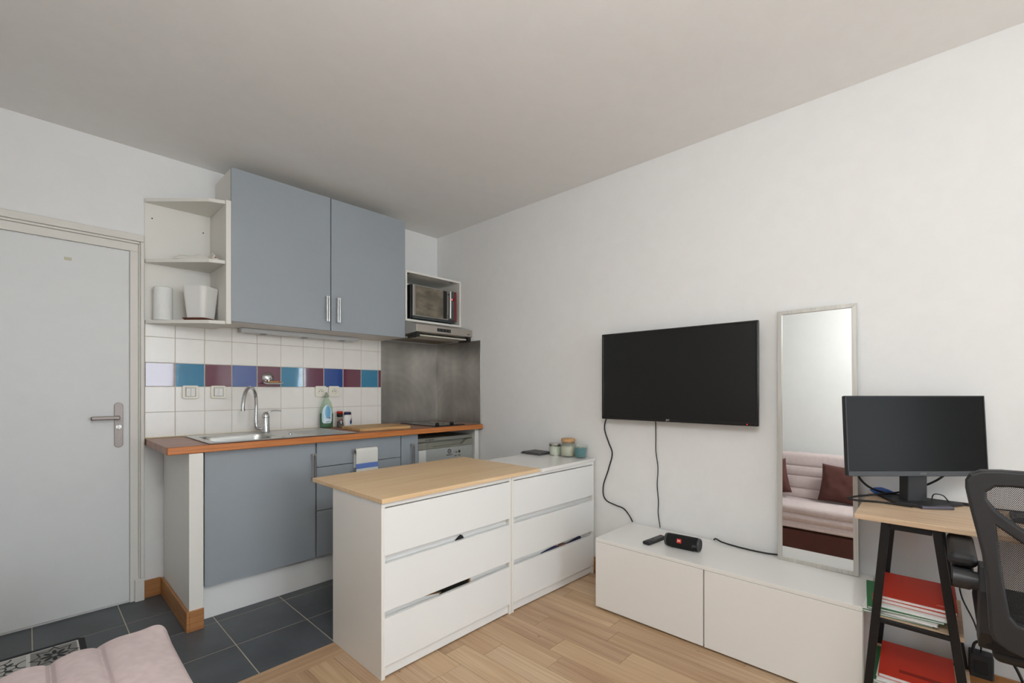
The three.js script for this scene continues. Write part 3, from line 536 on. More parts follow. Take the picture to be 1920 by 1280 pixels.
{ // crumpled cloth on the middle shelf
  const nx = 40, nz = 26, pos = [], idx = [];
  for (let s = 0; s < 2; s++) for (let j = 0; j <= nz; j++) for (let i = 0; i <= nx; i++) {
    const u = i / nx, v = j / nz, h = 0.004 + 0.040 * fbm(u, v, 5, 4, 3) * Math.min(1, 8 * u, 8 * (1 - u), 8 * v, 8 * (1 - v)) + 0.034 * Math.exp(-(((u - 0.88) / 0.05) ** 2)) * Math.sin(Math.PI * v);
    pos.push(-0.115 + 0.21 * u, s ? 0.0004 : h, -0.075 + 0.15 * v + 0.15 * (u - 0.5));
  }
  const o = (nx + 1) * (nz + 1);
  for (let j = 0; j < nz; j++) for (let i = 0; i < nx; i++) { const a = j * (nx + 1) + i, b = a + nx + 1; idx.push(a, b, a + 1, a + 1, b, b + 1, o + a, o + a + 1, o + b, o + a + 1, o + b + 1, o + b); }
  for (let i = 0; i < nx; i++) { idx.push(i, i + 1, o + i, i + 1, o + i + 1, o + i); const a = nz * (nx + 1) + i; idx.push(a, o + a, a + 1, a + 1, o + a, o + a + 1); }
  for (let j = 0; j < nz; j++) for (const [i, f] of [[0, 0], [nx, 1]]) { const a = j * (nx + 1) + i, b = a + nx + 1; idx.push(...(f ? [a, b, o + a, b, o + b, o + a] : [a, o + a, b, b, o + a, o + b])); }
  const g = new THREE.BufferGeometry(); g.setAttribute('position', new THREE.Float32BufferAttribute(pos, 3)); g.setIndex(idx); g.computeVertexNormals(); uvm(g); g.translate(-1.955, 2.0295, 0.158);
  single('folded_cloth', 'crumpled white cloth lying on the middle open shelf', 'cloth', g, std(W1, 0.95, { side: THREE.DoubleSide, map: tex(128, 64, (u, v) => u < 0.32 && u > 0.18 && v > 0.5 ? [150, 74, 64] : [228, 224, 214], [0.26, 0.2]) }));
}
{ // niche for the microwave
  const t = thing('microwave_niche', 'white open box unit holding the microwave', 'shelf unit');
  const x0 = -0.585, x1 = -0.004, y0 = 1.806, y1 = 2.214, z1 = 0.352;
  part(t, 'box', merge([bb(x0, x0 + 0.016, y0, y1, 0.002, z1, 0.001, 'y'), bb(x1 - 0.016, x1, y0, y1, 0.002, z1, 0.001, 'y'), bb(x0 + 0.016, x1 - 0.016, y0, y0 + 0.016, 0.002, z1, 0.001), bb(x0 + 0.016, x1 - 0.016, y1 - 0.016, y1, 0.002, z1, 0.001), bb(x0 + 0.016, x1 - 0.016, y0 + 0.016, y1 - 0.016, 0.002, 0.008)]), M.shelfWhite);
  for (const x of [-0.545, -0.09]) part(t, 'hinge_plate', bb(x - 0.018, x + 0.018, y1 - 0.0185, y1 - 0.0165, 0.31, 0.325), M.black);
}
{ // microwave
  const t = thing('microwave', 'steel and black microwave oven with red edge strip', 'microwave', [-0.290, 1.8225, 0.205]);
  t.rotation.y = 0.0;
  const X = 0.235;
  part(t, 'casing', bb(-X, X, 0.012, 0.290, -0.16, 0.125, 0.006), std(col(48, 48, 50), 0.4, { metalness: 0.5 }));
  const door = part(t, 'door', bb(-X + 0.012, X - 0.085, 0.030, 0.290, 0.126, 0.146, 0.004), std(col(168, 166, 160), 0.3, { metalness: 0.8 }));
  part(door, 'window_glass', bb(-X + 0.036, X - 0.105, 0.040, 0.282, 0.1455, 0.149, 0.002), phy(W1, 0.3, { metalness: 0.35, map: tex(256, 256, (u, v) => { const k = 1 + 0.55 * (fbm(u, v, 5, 6, 5) - 0.5); return [124 * k, 116 * k, 102 * k]; }, [0.35, 0.24]) }), 'smeared brownish door glass');
  part(door, 'handle', merge([cyl(0.0095, 0.0095, 0.235, X - 0.094, 0.160, 0.178, 'y', 16), bb(X - 0.102, X - 0.086, 0.245, 0.26, 0.145, 0.178, 0.003), bb(X - 0.102, X - 0.086, 0.06, 0.075, 0.145, 0.178, 0.003)]), M.chrome);
  part(door, 'grip_recess', bb(X - 0.150, X - 0.112, 0.042, 0.280, 0.1485, 0.1500), M.black, 'black strip behind the handle');
  const pan = part(t, 'control_panel', bb(X - 0.083, X - 0.018, 0.030, 0.290, 0.126, 0.146, 0.004), std(col(92, 92, 92), 0.4, { metalness: 0.5 }));
  part(pan, 'display', bb(X - 0.074, X - 0.028, 0.206, 0.232, 0.1455, 0.1475), std(col(16, 14, 14), 0.3));
  const led = part(pan, 'lit_digits', bb(X - 0.064, X - 0.044, 0.210, 0.227, 0.1474, 0.1482), new THREE.MeshStandardMaterial({ color: 0x300000, emissive: new THREE.Color(1.0, 0.10, 0.10), emissiveIntensity: 1.6 }), 'glowing red display digits');
  part(t, 'edge_strip', bb(X - 0.017, X, 0.030, 0.290, 0.126, 0.147, 0.003), std(col(140, 24, 24), 0.4), 'dark red strip');
  part(t, 'base_strip', bb(-X + 0.012, X - 0.02, 0.010, 0.029, 0.126, 0.144, 0.004), std(col(58, 66, 70), 0.4));
  for (const [x, z] of [[-0.2, -0.13], [0.2, -0.13], [-0.2, 0.1], [0.2, 0.1]]) part(t, 'foot', cyl(0.012, 0.012, 0.0135, x, 0.006, z), M.black);
  // papers on top
  const nx = 16, nz = 10, pos = [], idx = []; for (let s = 0; s < 2; s++) for (let j = 0; j <= nz; j++) for (let i = 0; i <= nx; i++) { const u = i / nx, v = j / nz; pos.push(-0.11 + 0.22 * u, s ? 0.0002 : 0.002 + 0.034 * Math.max(0, Math.sin(Math.PI * Math.min(1, u * 1.05))) * (0.5 + 0.5 * Math.sin(3 * v + 5 * u)) * Math.min(1, 6 * v, 6 * (1 - v)), -0.07 + 0.14 * v); }
  const o = (nx + 1) * (nz + 1); for (let j = 0; j < nz; j++) for (let i = 0; i < nx; i++) { const a = j * (nx + 1) + i, b = a + nx + 1; idx.push(a, b, a + 1, a + 1, b, b + 1, o + a, o + a + 1, o + b, o + a + 1, o + b + 1, o + b); }
  for (let i = 0; i < nx; i++) { const a = nz * (nx + 1) + i; idx.push(i, i + 1, o + i, i + 1, o + i + 1, o + i, a, o + a, a + 1, a + 1, o + a, o + a + 1); }
  const g = new THREE.BufferGeometry(); g.setAttribute('position', new THREE.Float32BufferAttribute(pos, 3)); g.setIndex(idx); g.computeVertexNormals(); uvm(g); g.translate(-0.325, 2.1135, 0.24);
  single('crumpled_papers', 'crumpled white papers lying on top of the microwave', 'papers', g, std(col(232, 230, 222), 0.8, { side: THREE.DoubleSide }));
}
{ // cooker hood
  const t = thing('cooker_hood', 'slim brushed steel cooker hood under the microwave niche', 'cooker hood');
  const x0 = -0.584, x1 = -0.008;
  const prof = [[0.010, 1.8045], [0.36, 1.8045], [0.475, 1.772], [0.505, 1.764], [0.505, 1.708], [0.49, 1.702], [0.010, 1.684]];
  const g = extr(prof.map(([z, y]) => [-z, y]), x1 - x0, 0.003).rotateY(Math.PI / 2).translate(x0, 0, 0);
  part(t, 'body', uvm(g), std(col(190, 184, 176), 0.36, { metalness: 0.85 }));
  part(t, 'control_window', bb(-0.385, -0.245, 1.722, 1.748, 0.5045, 0.5075, 0.001), M.black, 'black control window');
  for (let k = 0; k < 4; k++) part(t, 'slider_knob', bb(-0.372 + k * 0.034, -0.356 + k * 0.034, 1.730, 1.740, 0.507, 0.510, 0.001), std(col(74, 76, 76), 0.5));
  part(t, 'maker_badge', bb(-0.062, -0.036, 1.720, 1.731, 0.5045, 0.5062), std(col(120, 116, 112), 0.4));
  part(t, 'lamp_lens', bb(x0 + 0.04, x1 - 0.04, 1.676, 1.6885, 0.27, 0.478, 0.004), std(col(206, 202, 188), 0.4), 'cream light diffuser on the underside');
  for (const x of [x0 + 0.022, x1 - 0.022]) part(t, 'clip', merge([bb(x - 0.014, x + 0.014, 1.668, 1.700, 0.455, 0.498, 0.003), bb(x - 0.010, x + 0.010, 1.664, 1.684, 0.36, 0.455, 0.003)]), M.black);
  part(t, 'grease_filter', bb(x0 + 0.02, x1 - 0.02, 1.674, 1.686, 0.03, 0.262, 0.003), std(col(150, 140, 124), 0.45, { metalness: 0.7 }));
}

// ------------------------------------------------------------------ chests of drawers and tops
function chest(name, label, pos, rot, w, gaps, topH) {
  const t = thing(name, label, 'chest of drawers', pos, 'white chests of drawers'); t.rotation.y = rot;
  const D = 0.455, H = 0.762, ts = 0.018;   // local: x 0..w, z -D..0 (front)
  part(t, 'side_board', bb(0, ts, 0, H - 0.02, -D, -0.002, 0.001, 'y'), M.melamineSide);
  part(t, 'side_board', bb(w - ts, w, 0, H - 0.02, -D, -0.002, 0.001, 'y'), M.melamineSide);
  part(t, 'top_board', bb(0, w, H - 0.02, H + (topH || 0), -D, -0.001, 0.0015), M.melamine);
  part(t, 'back_board', bb(ts, w - ts, 0.04, H - 0.02, -D, -D + 0.006), M.melamineSide);
  part(t, 'plinth', bb(ts, w - ts, 0.006, 0.052, -0.03, -0.012, 0.001), M.melamine);
  const rows = [[0.056, 0.262], [0.292, 0.497], [0.533, 0.736]];
  rows.forEach(([a, b], i) => {
    const d = part(t, 'drawer', extr([[0.012, a], [w - 0.012, a], [w - 0.012, b], ...gaps[i].slice().reverse(), [0.012, b]], 0.016, 0.0008).translate(0, 0, -0.017), M.melamine);
    part(d, 'drawer_box', merge([bb(0.03, w - 0.03, a + 0.015, a + 0.028, -D + 0.02, -0.022), bb(0.03, 0.044, a + 0.028, b - 0.05, -D + 0.02, -0.022), bb(w - 0.044, w - 0.03, a + 0.028, b - 0.05, -D + 0.02, -0.022)]), M.melamineSide);
  });
  // rails behind the grip gaps
  const zr = [-0.040, -0.0275];
  [[0.2565, 0.2980], [0.491, 0.5385], [0.7300, 0.7418]].forEach(([ya, yb], i) => {
    if (i === 0 && gaps.broken) { // lowest rail with a piece broken out: raw chipboard edges
      const [e0, e1, e2] = gaps.broken, edge = std(col(178, 142, 104), 0.9);
      const poly = p => extr(p, zr[1] - zr[0]).translate(0, 0, zr[0]);
      part(t, 'rail', uvm(poly([[ts, ya], [e1, ya], [e1, ya + 0.006], [e0, yb - 0.004], [e0, yb], [ts, yb]])), M.melamine);
      part(t, 'rail', uvm(poly([[e2, ya], [w - ts, ya], [w - ts, yb], [e2, yb]])), M.melamine);
      part(t, 'raw_edge', uvm(poly([[e1, ya + 0.0062], [e1 + 0.012, ya + 0.0062], [e0 + 0.02, yb - 0.001], [e0, yb - 0.0038]])), edge, 'torn tan chipboard edge');
      part(t, 'raw_edge', uvm(poly([[e2 - 0.009, ya], [e2 - 0.0002, ya], [e2 - 0.0002, yb], [e2 - 0.007, yb]])), edge, 'torn tan chipboard edge');
    } else part(t, 'rail', bb(ts, w - ts, ya, yb, ...zr), M.melamine);
  });
  return t;
}
{
  // top edges of some drawer fronts bow down and leave dark slots, as [x,y] along the upper edge
  const c1 = chest('chest_of_drawers', 'white three-drawer chest under the pale wooden top', [-1.626, 0, 1.738], 0, 0.812,
    Object.assign([[], [], []], { broken: [0.13, 0.33, 0.53] }));
  const c2 = chest('chest_of_drawers', 'white three-drawer chest against the wall, holding the candles', [-0.812, 0, 1.738], -0.034, 0.790,
    [[], [], []]);
  const garment = (label, chest, x0, x1, y0, y1, c, corner) => { // folded in its drawer, one fold squeezed out over the front
    const list = [0, 1, 2].map(k => bb(x0 + 0.006 * k, x1 - 0.008 * k, y0 + (y1 - y0) * k / 3 + 0.001, y0 + (y1 - y0) * (k + 1) / 3, -0.40 + 0.01 * k, -0.05 - 0.004 * k, 0.012, 'x', 3));
    list.push(uvm(extr(corner, 0.005, 0.0016).translate(0, 0, -0.0250)));
    const o = single('folded_clothes', label, 'clothes', merge(list), std(c, 0.95, { bumpMap: fabricBump, bumpScale: 0.0006 }), 'clothes in the white drawers');
    o.position.copy(chest.position); o.rotation.copy(chest.rotation);
  };
  garment('black cloth corner poking out above the middle drawer under the beech board', c1, 0.30, 0.60, 0.321, 0.44, col(34, 33, 34), [[0.425, 0.44], [0.478, 0.44], [0.480, 0.497], [0.470, 0.512], [0.458, 0.517], [0.442, 0.508], [0.425, 0.497]]);
  garment('navy cloth fold poking out over the lowest drawer, on the side near the beech board', c2, 0.24, 0.42, 0.085, 0.24, col(44, 46, 78), [[0.27, 0.23], [0.43, 0.23], [0.43, 0.268], [0.41, 0.274], [0.37, 0.273], [0.31, 0.267], [0.27, 0.262]]);
  garment('brown cloth fold poking out between the two navy folds of the lowest drawer', c2, 0.43, 0.50, 0.085, 0.24, col(120, 84, 72), [[0.435, 0.23], [0.51, 0.23], [0.51, 0.267], [0.49, 0.272], [0.46, 0.275], [0.435, 0.273]]);
  garment('navy cloth fold poking out over the lowest drawer, on the side near the wall', c2, 0.51, 0.68, 0.085, 0.24, col(38, 40, 70), [[0.515, 0.23], [0.665, 0.23], [0.668, 0.272], [0.655, 0.279], [0.62, 0.276], [0.56, 0.268], [0.515, 0.264]]);
  const t = thing('counter_board', 'pale beech counter board overhanging the chest of drawers', 'counter board');
  part(t, 'board', bb(-1.633, -0.586, 0.7625, 0.7825, 1.062, 1.752, 0.002), M.beech);
  const w = thing('top_panel', 'white top panel beside the pale beech board, carrying the candles', 'top panel');
  part(w, 'panel', bb(-0.585, -0.016, 0.7625, 0.7825, 1.285, 1.768, 0.0015), M.gloss);
}

// ------------------------------------------------------------------ things on the far chest
{
  const Y = 0.783;
  const glass = phy(col(244, 246, 244), 0.05, { transmission: 0.95, thickness: 0, ior: 1.45 });
  const a = thing('tin_candle', 'small pale green candle jar with silver lid', 'candle', [-0.085, Y, 1.482], 'candles on the white chest');
  part(a, 'jar', lathe([[0.0001, 0], [0.040, 0], [0.042, 0.003], [0.042, 0.066], [0.0001, 0.066]]), std(col(196, 204, 184), 0.3), 'pale sage green jar');
  part(a, 'lid', lathe([[0.0001, 0.020], [0.042, 0.020], [0.044, 0.017], [0.044, 0], [0.0001, 0]], 0, 0.066, 0), M.satin);
  part(a, 'foot_ring', lathe([[0.0425, 0], [0.0435, 0], [0.0435, 0.007], [0.0425, 0.007]]), M.satin);
  const b = thing('corked_candle', 'glass candle jar of cream wax with a cork lid', 'candle', [-0.080, Y, 1.590], 'candles on the white chest');
  part(b, 'jar', lathe([[0.0001, 0], [0.050, 0], [0.053, 0.004], [0.053, 0.085], [0.046, 0.098], [0.044, 0.098], [0.050, 0.084], [0.050, 0.008], [0.0001, 0.008]]), glass);
  part(b, 'wax', lathe([[0.0001, 0.009], [0.0485, 0.009], [0.0485, 0.072], [0.0001, 0.072]]), std(col(240, 234, 214), 0.55));
  part(b, 'label', ellShell([[0.0536, 0.018], [0.0536, 0.076]], 1, 0.2, 1.05), std(col(232, 208, 104), 0.6, { side: THREE.DoubleSide }), 'yellow label strip');
  part(b, 'cork_lid', lathe([[0.0001, 0.032], [0.046, 0.032], [0.049, 0.028], [0.049, 0.012], [0.043, 0.010], [0.043, 0], [0.0001, 0]], 0, 0.094, 0), std(W1, 0.8, { map: tex(64, 64, (u, v) => { const k = 1 + 0.2 * (fbm(u, v, 10, 10, 3) - 0.5); return [204 * k, 162 * k, 116 * k]; }, [1, 1]) }), 'tan cork lid');
  const c = thing('teal_candle', 'turquoise candle in a flared clear glass', 'candle', [-0.075, Y, 1.690], 'candles on the white chest');
  part(c, 'glass', lathe([[0.0001, 0], [0.036, 0], [0.038, 0.003], [0.049, 0.086], [0.047, 0.086], [0.0365, 0.008], [0.0001, 0.008]]), glass);
  part(c, 'wax', lathe([[0.0001, 0.009], [0.0355, 0.009], [0.0435, 0.066], [0.0001, 0.064]]), std(col(14, 138, 150), 0.4), 'turquoise wax');
  part(c, 'wick', cyl(0.0016, 0.0012, 0.016, 0, 0.073, 0, 'y', 8), M.white);
  const p = thing('dark_tray', 'thin dark grey folder lying beside the silver-lidded candle', 'folder', [-0.115, Y, 1.335]);
  part(p, 'cover', bb(-0.075, 0.085, 0, 0.006, -0.095, 0.085, 0.002), std(col(74, 72, 74), 0.5));
  part(p, 'cover', bb(-0.070, 0.08, 0.0085, 0.014, -0.09, 0.08, 0.002), std(col(62, 60, 62), 0.45));
  part(p, 'sheets', bb(-0.068, 0.078, 0.0062, 0.0083, -0.088, 0.078), std(col(120, 118, 116), 0.7));
}

// ------------------------------------------------------------------ low console under the television
{
  const t = thing('low_cabinet', 'long low white console with two plain doors under the television', 'cabinet');
  const X = -0.436, H = 0.40, z0 = 2.042, zm = 2.651, z1 = 3.262;
  part(t, 'carcass', merge([bb(X + 0.002, -0.018, H - 0.018, H, z0, z1, 0.0015, 'z'), bb(X + 0.02, -0.018, 0.012, 0.030, z0, z1, 0.001, 'z'), ...[z0, zm - 0.009, z1 - 0.018].map(z => bb(X + 0.02, -0.018, 0.03, H - 0.018, z, z + 0.018, 0.001, 'y')), bb(-0.026, -0.018, 0.03, H - 0.018, z0 + 0.018, z1 - 0.018)]), M.gloss);
  part(t, 'door', bb(X, X + 0.0185, 0.012, H - 0.0195, z0 + 0.001, zm - 0.003, 0.0015, 'z'), M.gloss);
  part(t, 'door', bb(X, X + 0.0185, 0.012, H - 0.0195, zm + 0.003, z1 - 0.001, 0.0015, 'z'), M.gloss);
  for (const z of [z0 + 0.05, z1 - 0.05]) for (const x of [-0.08, -0.37]) part(t, 'foot', cyl(0.018, 0.018, 0.012, x, 0.006, z), M.black);
}

{ // television
  const t = thing('television', 'large black flat television mounted on the white wall, switched off', 'television');
  const z0 = 1.862, z1 = 2.798, y0 = 1.058, y1 = 1.610;
  part(t, 'back_case', bb(-0.066, -0.030, y0 + 0.02, y1 - 0.02, z0 + 0.02, z1 - 0.02, 0.012, 'z', 3), M.blackPlastic);
  part(t, 'bezel', merge([bb(-0.084, -0.060, y0, y0 + 0.022, z0, z1, 0.006, 'z'), bb(-0.084, -0.060, y1 - 0.014, y1, z0, z1, 0.006, 'z'), bb(-0.084, -0.060, y0 + 0.01, y1 - 0.008, z0, z0 + 0.014, 0.006, 'y'), bb(-0.084, -0.060, y0 + 0.01, y1 - 0.008, z1 - 0.014, z1, 0.006, 'y')]), M.bezel);
  part(t, 'screen', bb(-0.0815, -0.066, y0 + 0.018, y1 - 0.011, z0 + 0.011, z1 - 0.011, 0.001, 'z'), M.screen);
  part(t, 'maker_name', text('JVC', 0.0105, 0.0008).rotateY(-Math.PI / 2).translate(-0.0842, y0 + 0.0105, 2.312), std(col(190, 190, 190), 0.4, { metalness: 0.5 }), 'small silver lettering');
  part(t, 'standby_light', cyl(0.0028, 0.0028, 0.002, -0.0845, y0 + 0.009, 2.745, 'x', 12), new THREE.MeshStandardMaterial({ color: 0x300000, emissive: new THREE.Color(1, 0.06, 0.05), emissiveIntensity: 1.5 }), 'red standby light');
  part(t, 'wall_bracket', bb(-0.0305, -0.0005, 1.22, 1.46, 2.18, 2.48, 0.004), M.blackMetal);
}
single('power_cable', 'black cable curling from the television corner down to the console', 'cable', tube([[-0.030, 1.085, 1.895], [-0.013, 1.048, 1.852], [-0.008, 0.986, 1.838], [-0.008, 0.90, 1.868], [-0.008, 0.831, 1.896], [-0.008, 0.72, 1.868], [-0.008, 0.60, 1.828], [-0.010, 0.535, 1.832], [-0.012, 0.508, 1.855], [-0.018, 0.490, 1.93], [-0.016, 0.478, 1.985], [-0.014, 0.44, 2.025], [-0.014, 0.404, 2.048]], 0.0042, 120), M.cable);
single('antenna_cable', 'thin black cable hanging straight from the television middle', 'cable', tube([[-0.028, 1.10, 2.21], [-0.012, 1.048, 2.203], [-0.007, 0.96, 2.202], [-0.007, 0.874, 2.202], [-0.008, 0.768, 2.216], [-0.007, 0.661, 2.211], [-0.007, 0.56, 2.219], [-0.007, 0.489, 2.217], [-0.007, 0.404, 2.230]], 0.0030, 90), M.cable);
single('console_cable', 'black cable lying along the console towards the leaning mirror', 'cable', tube([[-0.013, 0.404, 2.552], [-0.024, 0.414, 2.565], [-0.040, 0.409, 2.60], [-0.052, 0.4055, 2.68], [-0.055, 0.4045, 2.76], [-0.050, 0.4045, 2.83], [-0.030, 0.405, 2.89], [-0.020, 0.406, 2.95]], 0.0042, 70), M.cable);

{ // speaker on the console
  const t = thing('portable_speaker', 'black cylindrical portable speaker with a red logo', 'speaker', [-0.268, 0.4365, 2.480]);
  t.rotation.y = 0.10;
  const mesh = std(W1, 0.9, { map: tex(64, 64, (u, v) => { const k = 20 + 8 * Math.sin(u * 100) * Math.sin(v * 100); return [k, k, k * 1.05]; }, [1, 1]), bumpMap: fabricBump, bumpScale: 0.0006 });
  part(t, 'grille', lathe([[0.0001, -0.082], [0.030, -0.082], [0.0345, -0.074], [0.035, 0], [0.0345, 0.074], [0.030, 0.082], [0.0001, 0.082]]).rotateX(Math.PI / 2), mesh);
  for (const s of [-1, 1]) {
    const cap = part(t, 'end_cap', lathe([[0.0001, 0.086], [0.024, 0.086], [0.026, 0.092], [0.031, 0.090], [0.0335, 0.082], [0.0338, 0.078], [0.0001, 0.078]]).rotateX(s * Math.PI / 2), std(col(64, 66, 66), 0.4));
    part(cap, 'bass_membrane', lathe([[0.0001, 0.090], [0.010, 0.090], [0.018, 0.087], [0.0235, 0.0865], [0.0001, 0.0862]]).rotateX(s * Math.PI / 2), std(col(24, 24, 24), 0.35));
  }
  const badge = part(t, 'logo_plate', bb(-0.0375, -0.0345, -0.010, 0.012, -0.022, 0.002, 0.0015), std(col(214, 34, 22), 0.35), 'red square logo plate');
  badge.rotation.z = -0.30;
  const lg = part(badge, 'logo_lettering', text('JBL', 0.0085, 0.0006).rotateY(-Math.PI / 2).translate(-0.0377, 0.001, -0.010), std(col(250, 236, 222), 0.4), 'white lettering');
  part(t, 'side_mark', text('JBL', 0.012, 0.0005).rotateY(-Math.PI / 2).translate(-0.0352, -0.002, 0.068), std(col(90, 90, 92), 0.5));
  part(t, 'foot_rib', bb(-0.012, 0.012, -0.0360, -0.030, -0.06, 0.06, 0.002), M.black);
}
{
  const t = thing('remote_control', 'black remote control lying beside the speaker', 'remote control', [-0.262, 0.4005, 2.318]);
  t.rotation.y = -0.12;
  part(t, 'shell', bb(-0.088, 0.088, 0, 0.017, -0.022, 0.022, 0.007, 'x', 3), M.blackPlastic);
  const key = std(col(120, 120, 122), 0.5);
  for (let i = 0; i < 6; i++) for (let j = 0; j < 3; j++) part(t, 'button', bb(-0.045 + i * 0.019, -0.035 + i * 0.019, 0.0165, 0.0185, -0.015 + j * 0.011, -0.008 + j * 0.011, 0.001, 'x', 1), key);
  part(t, 'power_button', cyl(0.005, 0.005, 0.002, 0.077, 0.0175, -0.008), std(col(190, 40, 40), 0.5), 'red power button');
}
{ // leaning mirror
  const W = 0.325, H = 1.252, F = 0.019, T = 0.018;
  const t = thing('leaning_mirror', 'tall narrow mirror in silvery frame leaning against the wall', 'mirror', [-0.088, 0.4005, 3.050]);
  const lean = Math.asin(0.062 / H);
  t.rotation.set(0, 0, 0); t.rotateY(-Math.PI / 2); t.rotateX(-lean); t.rotateZ(0.012);   // local +z faces the room
  part(t, 'frame', merge([extr([[-W / 2, 0], [W / 2, 0], [W / 2 - F, F], [-W / 2 + F, F]], T, 0.0012), extr([[-W / 2, H], [-W / 2 + F, H - F], [W / 2 - F, H - F], [W / 2, H]], T, 0.0012), extr([[-W / 2, 0], [-W / 2 + F, F], [-W / 2 + F, H - F], [-W / 2, H]], T, 0.0012), extr([[W / 2, 0], [W / 2, H], [W / 2 - F, H - F], [W / 2 - F, F]], T, 0.0012)].map(g => uvm(g, 'y').translate(0, 0, -T))), M.mirrorFrame);
  part(t, 'glass', bb(-W / 2 + F - 0.003, W / 2 - F + 0.003, F - 0.003, H - F + 0.003, -0.010, -0.006), M.mirror);
  part(t, 'backing', bb(-W / 2 + 0.006, W / 2 - 0.006, 0.006, H - 0.006, -T + 0.001, -0.0105), M.blackPlastic);
}

// ------------------------------------------------------------------ desk corner
const DY = 0.775, DX = -0.488;
{
  const t = thing('desk', 'light oak desk with black steel A-shaped legs and end shelves', 'desk');
  part(t, 'desktop', bb(DX, -0.006, DY - 0.020, DY, 3.240, 4.250, 0.002, 'z'), M.desk, 'light oak desktop');
  const B = 0.026;
  const frame = (zt0, zt1, zb0, zb1) => {
    for (const x of [-0.458, -0.045]) {
      part(t, 'leg', bar([x, 0, zb0], [x, DY - 0.021, zt0], B, B), M.blackMetal);
      part(t, 'leg', bar([x, 0, zb1], [x, DY - 0.021, zt1], B, B), M.blackMetal);
      part(t, 'cross_bar', bar([x, DY - 0.033, zt0 + 0.012], [x, DY - 0.033, zt1 - 0.012], 0.024, 0.022, [1, 0, 0]), M.blackMetal);
    }
    for (const z of [zt0, zt1]) part(t, 'cross_bar', bar([-0.445, DY - 0.033, z], [-0.058, DY - 0.033, z], 0.02, 0.022, [0, 0, 1]), M.blackMetal);
  };
  frame(3.332, 3.472, 3.270, 3.565);
  frame(4.02, 4.16, 3.925, 4.235);
  for (const [y, a, b] of [[0.372, 3.287, 3.542], [0.100, 3.262, 3.566]]) {
    part(t, 'shelf', bb(-0.444, -0.058, y, y + 0.017, a, b, 0.0015, 'z'), M.desk, 'light oak end shelf');
    for (const x of [-0.458, -0.045]) part(t, 'shelf_bar', bar([x, y + 0.008, a + 0.028], [x, y + 0.008, b - 0.028], 0.014, 0.018, [1, 0, 0]), M.blackMetal);
  }
  for (const [y, z] of [[0.33, 3.298], [0.335, 3.519]]) part(t, 'bolt', cyl(0.0042, 0.0042, 0.005, -0.472, y, z, 'x', 12), M.blackMetal);
}
function notebook(label, pos, rotY, w, d, th, cover, sag = 0, coverM = M.red, mark) { // x = depth, z = width, bowed sheet stack
  const t = thing('notebook', label, 'notebook', pos, 'school notebooks on the desk shelves'); t.rotation.y = rotY;
  const slab = (y0, y1, ins) => { // bowed along z
    const n = 14, pos = [], idx = []; const f = z => sag * Math.sin(Math.PI * Math.min(1, Math.max(0, (z + w / 2) / w)));
    const x0 = -d / 2 + ins, x1 = d / 2 - ins;
    for (let i = 0; i <= n; i++) { const z = -w / 2 + ins + (w - 2 * ins) * i / n, s = f(z); pos.push(x0, y0 + s, z, x1, y0 + s, z, x1, y1 + s, z, x0, y1 + s, z); }
    for (let i = 0; i < n; i++) for (let k = 0; k < 4; k++) { const a = i * 4 + k, b = i * 4 + (k + 1) % 4; idx.push(a, b, a + 4, b, b + 4, a + 4); }
    idx.push(0, 2, 1, 0, 3, 2); const e = n * 4; idx.push(e, e + 1, e + 2, e, e + 2, e + 3);
    const g = new THREE.BufferGeometry(); g.setAttribute('position', new THREE.Float32BufferAttribute(pos, 3)); g.setIndex(idx); const h = g.toNonIndexed(); h.computeVertexNormals(); return uvm(h);
  };
  part(t, 'pages', slab(0.0008, th - 0.0012, 0.003), M.paper);
  part(t, 'cover', merge([slab(0, 0.0008, 0), slab(th - 0.0012, th, 0)]), coverM);
  if (mark) part(t, 'cover_mark', mark, std(col(236, 120, 104), 0.4));
  return t;
}
{
  const yb = 0.3895;
  notebook('green notebook sticking out at the bottom of the upper desk shelf pile', [-0.285, yb, 3.355], 0.05, 0.205, 0.30, 0.009, 0, 0, M.green);
  notebook('thin white notebook in the upper desk shelf pile', [-0.288, yb + 0.0095, 3.372], -0.03, 0.215, 0.30, 0.011, 0, 0, M.white);
  notebook('green notebook above the white one in the upper desk shelf pile', [-0.29, yb + 0.021, 3.370], 0.10, 0.22, 0.30, 0.008, 0, 0, M.green);
  notebook('thick white pad in the middle of the upper desk shelf pile', [-0.282, yb + 0.0295, 3.400], 0.02, 0.21, 0.295, 0.017, 0, 0, M.white);
  notebook('red notebook below the top one in the upper desk shelf pile', [-0.278, yb + 0.047, 3.398], -0.02, 0.215, 0.295, 0.014, 0, 0, M.red);
  const top = notebook('glossy red notebook on top of the upper desk shelf pile', [-0.276, yb + 0.0615, 3.412], 0.015, 0.225, 0.30, 0.012, 0, 0, M.red, lathe([[0.0001, 0.0004], [0.012, 0.0004], [0.012, 0], [0.0001, 0]], 0, 0, 0, 20).scale(0.7, 1, 1.3).translate(-0.118, 0.0121, 0.072));
  const y2 = 0.1175;
  notebook('green notebook at the bottom of the lower desk shelf pile', [-0.262, y2, 3.385], 0.08, 0.215, 0.30, 0.014, 0, 0, M.green);
  notebook('thick white pad in the lower desk shelf pile', [-0.275, y2 + 0.0145, 3.405], 0.0, 0.21, 0.295, 0.016, 0, 0, M.white);
  notebook('glossy red notebook on top of the lower desk shelf pile', [-0.268, y2 + 0.031, 3.412], 0.03, 0.22, 0.30, 0.014, 0, 0, M.red, bb(-0.10, -0.075, 0.014, 0.0144, -0.05, 0.08)).children[2].material = std(col(150, 36, 24), 0.45);
}
